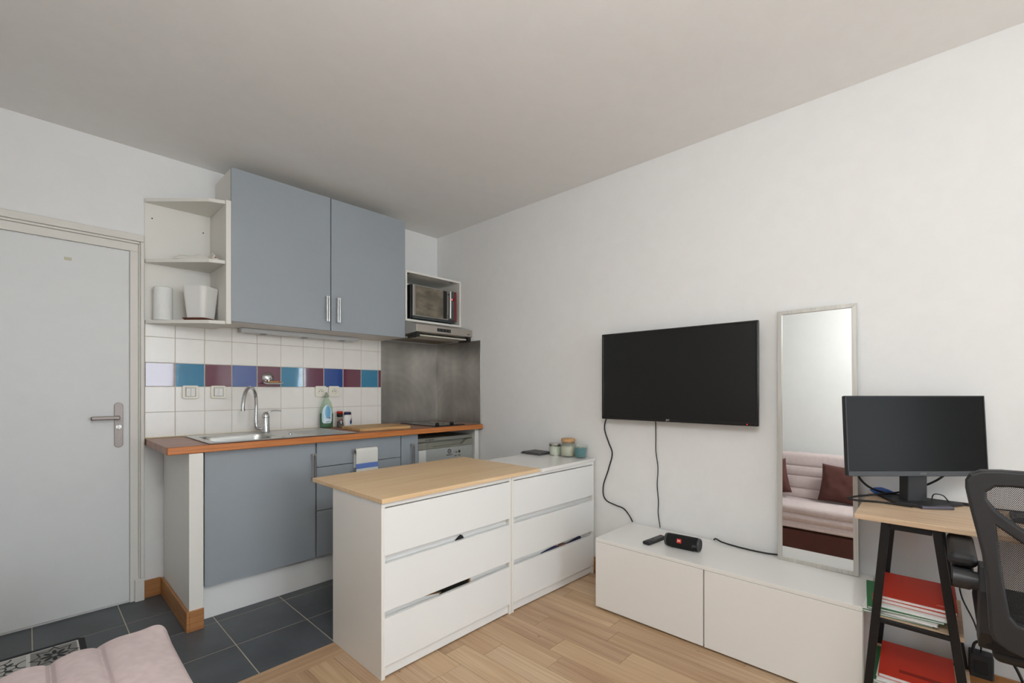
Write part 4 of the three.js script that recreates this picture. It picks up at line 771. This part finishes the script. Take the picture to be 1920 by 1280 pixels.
{ // monitor: foot square to the desk, panel swivelled
  const t = thing('computer_monitor', 'black computer monitor on a flat stand, switched off', 'monitor', [-0.125, DY + 0.0005, 3.398]);
  part(t, 'foot_plate', extr([[-0.095, -0.05], [-0.095, 0.05], [0.062, 0.152], [0.075, 0.14], [0.075, -0.11], [0.062, -0.122]].map(([x, z]) => [x, -z]), 0.009, 0.002).rotateX(-Math.PI / 2).translate(0, 0.002, 0), M.blackPlastic);
  const yaw = Math.atan2(-0.729, 0.6845);            // local +z looks along (-0.729, 0, 0.6845)
  const neck = part(t, 'neck', bb(-0.041, 0.041, 0.009, 0.30, -0.022, 0.022, 0.005), M.blackPlastic);
  neck.rotation.y = yaw;
  const head = new THREE.Group(); head.name = 'display_panel'; t.add(head); head.position.set(-0.112, 0.290, 0.014); head.rotation.y = yaw; head.rotateX(-0.055);
  const w = 0.279, h = 0.160;
  part(head, 'housing', bb(-w, w, -h, h, -0.022, -0.004, 0.006, 'x', 3), M.blackPlastic);
  part(head, 'bezel', merge([bb(-w, w, -h, -h + 0.021, -0.004, 0.003, 0.002), bb(-w, w, h - 0.004, h, -0.004, 0.001, 0.001), bb(-w, -w + 0.004, -h + 0.02, h - 0.003, -0.004, 0.001, 0.001), bb(w - 0.004, w, -h + 0.02, h - 0.003, -0.004, 0.001, 0.001)]), std(col(40, 41, 42), 0.45));
  part(head, 'screen', bb(-w + 0.003, w - 0.003, -h + 0.018, h - 0.003, -0.006, -0.0012), phy(col(24, 24, 23), 0.22, { specularIntensity: 0.14 }));
  part(head, 'maker_name', text('acer', 0.0085, 0.0004).translate(0.018, -h + 0.0105, 0.003), std(col(110, 108, 106), 0.5), 'small grey lettering');
  part(head, 'rear_mount', bb(-0.06, 0.06, -0.06, 0.06, -0.075, -0.022, 0.006), M.blackPlastic);
}
{ // hub and cables on the desk
  const t = thing('card_hub', 'slim grey metal hub lying against the monitor foot', 'hub', [-0.192, DY + 0.0005, 3.468]);
  t.rotation.y = 0.62 + Math.PI / 2;
  part(t, 'case', bb(-0.058, 0.058, 0, 0.012, -0.014, 0.014, 0.003), std(col(92, 88, 98), 0.35, { metalness: 0.6 }));
  part(t, 'port', bb(-0.05, -0.035, 0.004, 0.008, 0.0135, 0.0145), M.black);
  single('hub_cable', 'short black cable looping up from the grey hub', 'cable', tube([[-0.150, DY + 0.012, 3.455], [-0.120, DY + 0.045, 3.462], [-0.095, DY + 0.040, 3.49], [-0.085, DY + 0.016, 3.508], [-0.06, DY + 0.0135, 3.52]], 0.0022, 30), M.cable);
  single('monitor_cable', 'thick black cable looping out past the desk end under the monitor', 'cable', tube([[-0.16, 0.925, 3.33], [-0.20, 0.89, 3.225], [-0.14, 0.83, 3.245], [-0.07, 0.795, 3.30], [-0.04, DY + 0.010, 3.40], [-0.03, DY + 0.006, 3.60]], 0.0045, 60), M.cable);
  single('display_cable', 'black cable bent back on itself over the desk corner', 'cable', tube([[-0.07, 0.93, 3.52], [-0.06, 0.87, 3.47], [-0.075, 0.815, 3.38], [-0.13, 0.795, 3.285], [-0.235, 0.787, 3.203], [-0.262, 0.785, 3.196], [-0.258, DY + 0.006, 3.215], [-0.225, DY + 0.005, 3.29], [-0.225, DY + 0.005, 3.345], [-0.235, DY + 0.006, 3.40]], 0.0042, 90), M.cable);
  single('loose_cable', 'thin black lead running off along the desk behind the chair', 'cable', tube([[-0.055, DY + 0.006, 3.53], [-0.05, DY + 0.004, 3.58], [-0.045, DY + 0.004, 3.68], [-0.03, DY + 0.004, 3.9]], 0.003, 30), M.cable);
  // crumpled blue plastic
  const g = new THREE.IcosahedronGeometry(0.03, 4), p = g.attributes.position;
  for (let i = 0; i < p.count; i++) { const x = p.getX(i), y = p.getY(i), z = p.getZ(i), k = 0.72 + 0.5 * fbm(x * 9 + 0.5, y * 9 + z * 7 + 0.5, 6, 6, 3); p.setXYZ(i, x * k * 0.8, y * k * 0.62, z * k * 1.35); }
  g.computeVertexNormals(); g.translate(-0.048, DY + 0.0185, 3.292);
  single('blue_wrapper', 'crumpled blue plastic wrapper under the cables at the desk back', 'wrapper', uvm(clean(g)), phy(col(30, 86, 176), 0.3, { clearcoat: 0.5 }));
  const k = thing('keyboard', 'black keyboard lying on the desk behind the chair back', 'keyboard', [-0.19, DY + 0.0005, 3.87]);
  part(k, 'base', bb(-0.07, 0.07, 0, 0.014, -0.2, 0.2, 0.004), M.blackPlastic);
  for (let i = 0; i < 5; i++) for (let j = 0; j < 14; j++) part(k, 'key', bb(-0.058 + i * 0.0235, -0.038 + i * 0.0235, 0.013, 0.018, -0.19 + j * 0.0272, -0.167 + j * 0.0272, 0.002, 'x', 1), M.black);
}
{ // plug and power lead on the wall below the desk
  const t = thing('power_adapter', 'black power adapter plugged in low on the wall under the desk', 'adapter', [-0.0145, 0.155, 3.600]);
  part(t, 'block', bb(-0.065, 0, -0.05, 0.04, -0.035, 0.035, 0.006), M.blackPlastic);
  part(t, 'pin_plate', bb(-0.068, -0.064, -0.03, 0.02, -0.02, 0.02, 0.002), M.black);
  single('thin_lead', 'thin black lead dropping from the desk shelf to the adapter', 'cable', tube([[-0.03, 0.755, 3.535], [-0.02, 0.55, 3.532], [-0.025, 0.40, 3.545], [-0.03, 0.30, 3.583], [-0.045, 0.22, 3.600], [-0.045, 0.19, 3.600]], 0.0028, 50), M.cable);
  single('thick_lead', 'thick black lead arching from the adapter to the floor', 'cable', tube([[-0.060, 0.185, 3.575], [-0.055, 0.235, 3.585], [-0.050, 0.245, 3.62], [-0.055, 0.20, 3.68], [-0.06, 0.11, 3.72], [-0.06, 0.02, 3.76], [-0.06, 0.0055, 3.84], [-0.06, 0.0055, 3.95]], 0.005, 60), M.cable);
}

// ------------------------------------------------------------------ office chair
{
  const t = thing('office_chair', 'black mesh-backed office chair pushed up to the desk', 'office chair', [0, 0, 0]);
  const zc = 3.765;
  const L = (pts) => [...pts, ...pts.slice().reverse().map(([z, y]) => [2 * zc - z, y])];
  // outline of the back, left half (z, y), top to bottom
  const out = [[zc - 0.02, 1.036], [3.60, 1.034], [3.560, 1.030], [3.540, 1.018], [3.531, 0.998], [3.531, 0.975], [3.540, 0.92], [3.552, 0.86], [3.563, 0.80], [3.570, 0.74], [3.574, 0.66], [3.577, 0.60], [3.585, 0.575], [3.61, 0.558], [3.66, 0.545], [zc - 0.02, 0.535]];
  const up = [[zc - 0.02, 0.992], [3.620, 0.992], [3.588, 0.988], [3.572, 0.972], [3.572, 0.952], [3.590, 0.925], [3.63, 0.89], [3.69, 0.842], [zc - 0.02, 0.79]];
  const lo = [[3.590, 0.884], [3.612, 0.866], [3.66, 0.828], [3.72, 0.782], [zc - 0.02, 0.76], [zc - 0.02, 0.612], [3.68, 0.618], [3.628, 0.632], [3.615, 0.650], [3.606, 0.72], [3.597, 0.80]];
  const toShape = p => p.map(([z, y]) => [z, y]);
  const lo2 = lo.map(([z, y]) => [2 * zc - z, y]).reverse();
  const bend = g => { const p = g.attributes.position; for (let i = 0; i < p.count; i++) { const z = p.getZ(i), y = p.getY(i), k = (z - zc) / 0.235; p.setX(i, p.getX(i) + 0.035 * k * k - 0.10 * Math.max(0, y - 0.55) * (y - 0.55) * 0 ); } g.computeVertexNormals(); return g; };
  const inX = g => g.rotateY(-Math.PI / 2);   // shape x -> world z, extrude z -> world -x
  const fr = inX(extr(toShape(L(out)), 0.022, 0.007, [toShape(L(up)), lo, lo2])).translate(-0.862, 0, 0);
  part(t, 'back_frame', uvm(fr), M.blackPlastic);
  // woven mesh: fine holes
  const N = 256, holes = tex(N, N, (u, v) => { const a = Math.abs(((u * 20) % 1) - 0.5), row = Math.floor(v * 24), b = ((v * 24) % 1), s = ((u * 20 + (row % 2) * 0.5) % 1) - 0.5, h = (s / 0.34) ** 2 + ((b - 0.5) / 0.34) ** 2 < 1; const k = h ? 0 : 255; return [k, k, k]; }, [0.07, 0.07], false);
  const mm = std(col(30, 30, 32), 0.8, { alphaMap: holes, alphaTest: 0.5, side: THREE.DoubleSide });
  const mp = out.map(([z, y]) => [z + (z < zc - 0.05 ? 0.012 : 0), y > 0.8 ? y - 0.012 : y + 0.012]);
  const mg = inX(clean(new THREE.ShapeGeometry(new THREE.Shape(L(mp).map(p => new THREE.Vector2(...p)))))).translate(-0.866, 0, 0);
  part(t, 'mesh_panel', uvm(mg, 'z'), mm, 'see-through black woven mesh');
  part(t, 'seat', (() => { const g = new RoundedBoxGeometry(0.45, 0.075, 0.40, 6, 0.034); return uvm(clean(g.translate(-0.500, 0.510, zc))); })(), std(col(28, 28, 30), 0.9, { bumpMap: fabricBump, bumpScale: 0.0005 }));
  part(t, 'seat_shell', (() => { const g = new RoundedBoxGeometry(0.38, 0.04, 0.34, 4, 0.019); return uvm(clean(g.translate(-0.500, 0.456, zc))); })(), M.blackPlastic);
  part(t, 'back_support', merge([bar([-0.62, 0.455, zc], [-0.905, 0.47, zc], 0.07, 0.02), bar([-0.900, 0.45, zc], [-0.895, 0.66, zc], 0.07, 0.022)]), M.blackPlastic);
  for (const s of [-1, 1]) {
    const Z = z => zc + s * (zc - z);
    const arm = part(t, 'armrest', (() => { const g = new RoundedBoxGeometry(0.29, 0.042, 0.068, 4, 0.018); return uvm(clean(g.translate(-0.545, 0.722, Z(3.531)))); })(), M.blackPlastic);
    part(arm, 'armrest_neck', merge([bar([-0.60, 0.705, Z(3.531)], [-0.672, 0.665, Z(3.531)], 0.045, 0.05)]), M.blackPlastic);
    part(arm, 'hinge', merge([cyl(0.030, 0.030, 0.038, -0.690, 0.668, Z(3.528), 'z', 28), cyl(0.027, 0.027, 0.03, -0.690, 0.668, Z(3.555), 'z', 28)]), std(col(52, 52, 54), 0.4));
    part(arm, 'bracket', extr([[-0.735, 0.725], [-0.665, 0.725], [-0.640, 0.60], [-0.600, 0.50], [-0.615, 0.475], [-0.70, 0.475], [-0.755, 0.54], [-0.755, 0.66]], 0.02, 0.004).translate(0, 0, s < 0 ? 3.568 : 2 * zc - 3.588), M.blackPlastic);
  }
  part(t, 'gas_lift', merge([cyl(0.026, 0.026, 0.2, -0.56, 0.20, zc), cyl(0.016, 0.016, 0.16, -0.56, 0.37, zc)]), M.blackMetal);
  for (let k = 0; k < 5; k++) {
    const a = 0.3 + k * Math.PI * 2 / 5, e = [-0.56 + 0.27 * Math.cos(a), 0.085, zc + 0.27 * Math.sin(a)];
    const leg = part(t, 'star_leg', bar([-0.56, 0.115, zc], e, 0.045, 0.03), M.blackPlastic);
    part(leg, 'caster', cyl(0.028, 0.028, 0.04, e[0], 0.028, e[2], 'x', 20), M.black);
    part(leg, 'caster_stem', cyl(0.008, 0.008, 0.04, e[0], 0.068, e[2], 'y', 10), M.blackMetal);
  }
}

// ------------------------------------------------------------------ sofa bed, cushions and door mat
function sweep(profile, z0, z1, round, stations = 48) { // closed profile (x,y) swept along z, ends rounded
  const n = profile.length, cx = profile.reduce((s, p) => s + p[0], 0) / n, cy = profile.reduce((s, p) => s + p[1], 0) / n;
  const half = 0.13, pos = [], idx = [];
  const zs = []; for (let k = 0; k <= 10; k++) zs.push(round * (1 - Math.cos(Math.PI / 2 * k / 10))); const mid = stations; for (let k = 1; k < mid; k++) zs.push(round + (z1 - z0 - 2 * round) * k / mid); for (let k = 10; k >= 0; k--) zs.push(z1 - z0 - round * (1 - Math.cos(Math.PI / 2 * k / 10)));
  for (const z of zs) {
    const e = Math.min(1, Math.min(z, z1 - z0 - z) / round), ins = round * (1 - Math.sqrt(Math.max(0, 1 - (1 - e) ** 2)));
    for (const [x, y] of profile) { const dx = x - cx, dy = y - cy, l = Math.hypot(dx, dy), s = Math.max(0.05, (l - ins) / l); pos.push(cx + dx * s, cy + dy * s + 0.002 * (fbm((z0 + z) * 0.9 + 0.3, x * 0.7 + 5, 5, 5, 2) - 0.5), z0 + z); }
  }
  const m = zs.length; for (let k = 0; k + 1 < m; k++) for (let i = 0; i < n; i++) { const a = k * n + i, b = k * n + (i + 1) % n; idx.push(a, b, a + n, b, b + n, a + n); }
  for (const k of [0, m - 1]) { const c = pos.length / 3; pos.push(cx, cy, z0 + zs[k]); for (let i = 0; i < n; i++) idx.push(...(k ? [k * n + i, k * n + (i + 1) % n, c] : [k * n + i, c, k * n + (i + 1) % n])); }
  const g = new THREE.BufferGeometry(); g.setAttribute('position', new THREE.Float32BufferAttribute(pos, 3)); g.setIndex(idx); g.computeVertexNormals(); return uvm(g);
}
function quilt(path, seams, depth) { // sample a closed polyline densely and pinch it at the seams (arc-length positions)
  const c = new THREE.CatmullRomCurve3(path.map(([x, y]) => V(x, y, 0)), true, 'catmullrom', 0.4), N = 420, pts = c.getSpacedPoints(N).slice(0, N), out = [];
  for (let i = 0; i < N; i++) {
    const p = pts[i], q = pts[(i + 1) % N], r = pts[(i + N - 1) % N], t = q.clone().sub(r).normalize();
    let d = 0; for (const [sx, sy] of seams) { const l = Math.hypot(p.x - sx, p.y - sy); d = Math.max(d, 1.1 * Math.exp(-l / 0.008) + 0.55 * Math.exp(-((l / 0.04) ** 2))); }
    out.push([p.x + t.y * depth * d, p.y - t.x * depth * d]);
  }
  return out;
}
{
  const t = thing('sofa_bed', 'pink quilted sofa bed with brown base along the left wall', 'sofa');
  const z0 = 1.470, z1 = 3.375;
  // profile runs clockwise seen from +z so that seams pinch inwards
  const seat = quilt([[-2.35, 0.405], [-2.322, 0.375], [-2.315, 0.31], [-2.318, 0.24], [-2.34, 0.205], [-2.6, 0.195], [-3.0, 0.195], [-3.05, 0.23], [-3.05, 0.39], [-3.0, 0.42], [-2.8, 0.422], [-2.6, 0.424], [-2.45, 0.424]], [[-2.503, 0.424], [-2.618, 0.424], [-2.733, 0.423], [-2.848, 0.422], [-2.315, 0.335], [-2.318, 0.262]], 0.016);
  const sg = sweep(seat, z0, z1, 0.022); { const p = sg.attributes.position; for (let i = 0; i < p.count; i++) { const x = p.getX(i), y = p.getY(i), z = p.getZ(i); if (y > 0.3) p.setY(i, y + 0.022 * Math.exp(-(((x + 2.345) / 0.045) ** 2) - (((z - z0 - 0.02) / 0.05) ** 2)) * (y - 0.3) / 0.12 + 0.004 * Math.sin(x * 9 + z * 7)); } sg.computeVertexNormals(); }
  part(t, 'seat_mattress', sg, M.pink, 'pink quilted seat cover');
  const back = quilt([[-2.945, 0.44], [-2.985, 0.60], [-3.03, 0.78], [-3.05, 0.855], [-3.085, 0.885], [-3.13, 0.875], [-3.15, 0.82], [-3.11, 0.62], [-3.08, 0.44], [-3.05, 0.425], [-2.97, 0.425]].reverse(), [[-2.965, 0.52], [-2.996, 0.645], [-3.022, 0.745]], 0.012);
  part(t, 'backrest', sweep(back, z0, z1, 0.035), M.pink, 'pink quilted backrest');
  part(t, 'base_cover', bb(-3.05, -2.345, 0.012, 0.192, z0 + 0.04, z1 - 0.04, 0.012), M.brown, 'dark brown fabric base');
  for (const [x, z] of [[-2.42, z0 + 0.12], [-2.42, z1 - 0.12], [-2.98, z0 + 0.12], [-2.98, z1 - 0.12]]) part(t, 'foot', cyl(0.02, 0.02, 0.013, x, 0.0065, z), M.black);
}
function pillow(label, x, y, z, s, tilt, spin) {
  const n = 22, pos = [], idx = []; const T = 0.075;
  for (const side of [1, -1]) for (let j = 0; j <= n; j++) for (let i = 0; i <= n; i++) { const u = -1 + 2 * i / n, v = -1 + 2 * j / n; const k = 1 - 0.07 * (1 - u * u) * v * v, k2 = 1 - 0.07 * (1 - v * v) * u * u; pos.push(side * T * Math.sqrt(Math.max(0, (1 - u ** 4) * (1 - v ** 4))) * (0.85 + 0.3 * fbm(u + 1, v + 1, 3, 3, 2)), s * v * k, s * u * k2); }
  const o = (n + 1) ** 2; for (let j = 0; j < n; j++) for (let i = 0; i < n; i++) { const a = j * (n + 1) + i, b = a + n + 1; idx.push(a, b, a + 1, a + 1, b, b + 1, o + a, o + a + 1, o + b, o + a + 1, o + b + 1, o + b); }
  const g = new THREE.BufferGeometry(); g.setAttribute('position', new THREE.Float32BufferAttribute(pos, 3)); g.setIndex(idx); g.computeVertexNormals(); uvm(g);
  const m = single('throw_pillow', label, 'pillow', g, M.brown, 'brown pillows on the sofa'); m.position.set(x, y, z); m.rotation.set(spin, 0, tilt);
}
pillow('dark brown square pillow leaning on the sofa back, upright, seen in the mirror', -2.875, 0.605, 2.80, 0.185, 0.26, 0.06);
pillow('dark brown square pillow leaning on the sofa back, tipped over, at the mirror frame edge', -2.88, 0.60, 2.17, 0.18, 0.28, -0.25);
{
  const t = thing('door_mat', 'dark rubber door mat printed with black and white ornamental squares', 'mat');
  part(t, 'rubber_edge', extr([[-3.20, -0.335], [-2.49, -0.335], [-2.468, -0.355], [-2.468, -0.78], [-2.48, -0.795], [-3.20, -0.795]].map(([x, z]) => [x, z]).reverse(), 0.006, 0.001).rotateX(-Math.PI / 2).translate(0, 0.0012, 0), std(col(40, 42, 44), 0.8));
  const mt = canvasTex(1024, 512, (c, w, h) => {
    c.fillStyle = '#d6d4cf'; c.fillRect(0, 0, w, h); const s = 256;
    for (let i = 0; i < 4; i++) for (let j = 0; j < 2; j++) {
      c.save(); c.translate(i * s + s / 2, j * s + s / 2); c.fillStyle = (i + j) % 2 ? '#8d8b87' : '#bfbdb8'; c.fillRect(-118, -118, 236, 236); c.strokeStyle = '#3a3a3c'; c.lineWidth = 9;
      if ((i + j) % 2) { for (let k = 0; k < 8; k++) { c.rotate(Math.PI / 4); c.fillStyle = '#2c2d30'; c.beginPath(); c.ellipse(44, 0, 30, 12, 0, 0, 7); c.fill(); c.beginPath(); c.moveTo(70, -30); c.lineTo(120, 0); c.lineTo(70, 30); c.stroke(); } }
      else { for (let k = 0; k < 4; k++) { c.rotate(Math.PI / 2); c.beginPath(); c.arc(80, 80, 62, Math.PI, Math.PI * 1.5); c.stroke(); c.beginPath(); c.arc(118, 0, 46, Math.PI * 0.5, Math.PI * 1.5); c.stroke(); c.fillStyle = '#3a3a3c'; c.beginPath(); c.ellipse(40, 40, 26, 12, Math.PI / 4, 0, 7); c.fill(); } c.beginPath(); c.arc(0, 0, 26, 0, 7); c.stroke(); }
      c.restore();
    }
  });
  const g = new THREE.BoxGeometry(0.68, 0.0012, 0.40); g.translate(-2.832, 0.0086, 0.562);
  part(t, 'printed_top', clean(g), std(W1, 0.85, { map: mt }), 'ornamental grey and white print');
}

renderer.render(scene, camera);
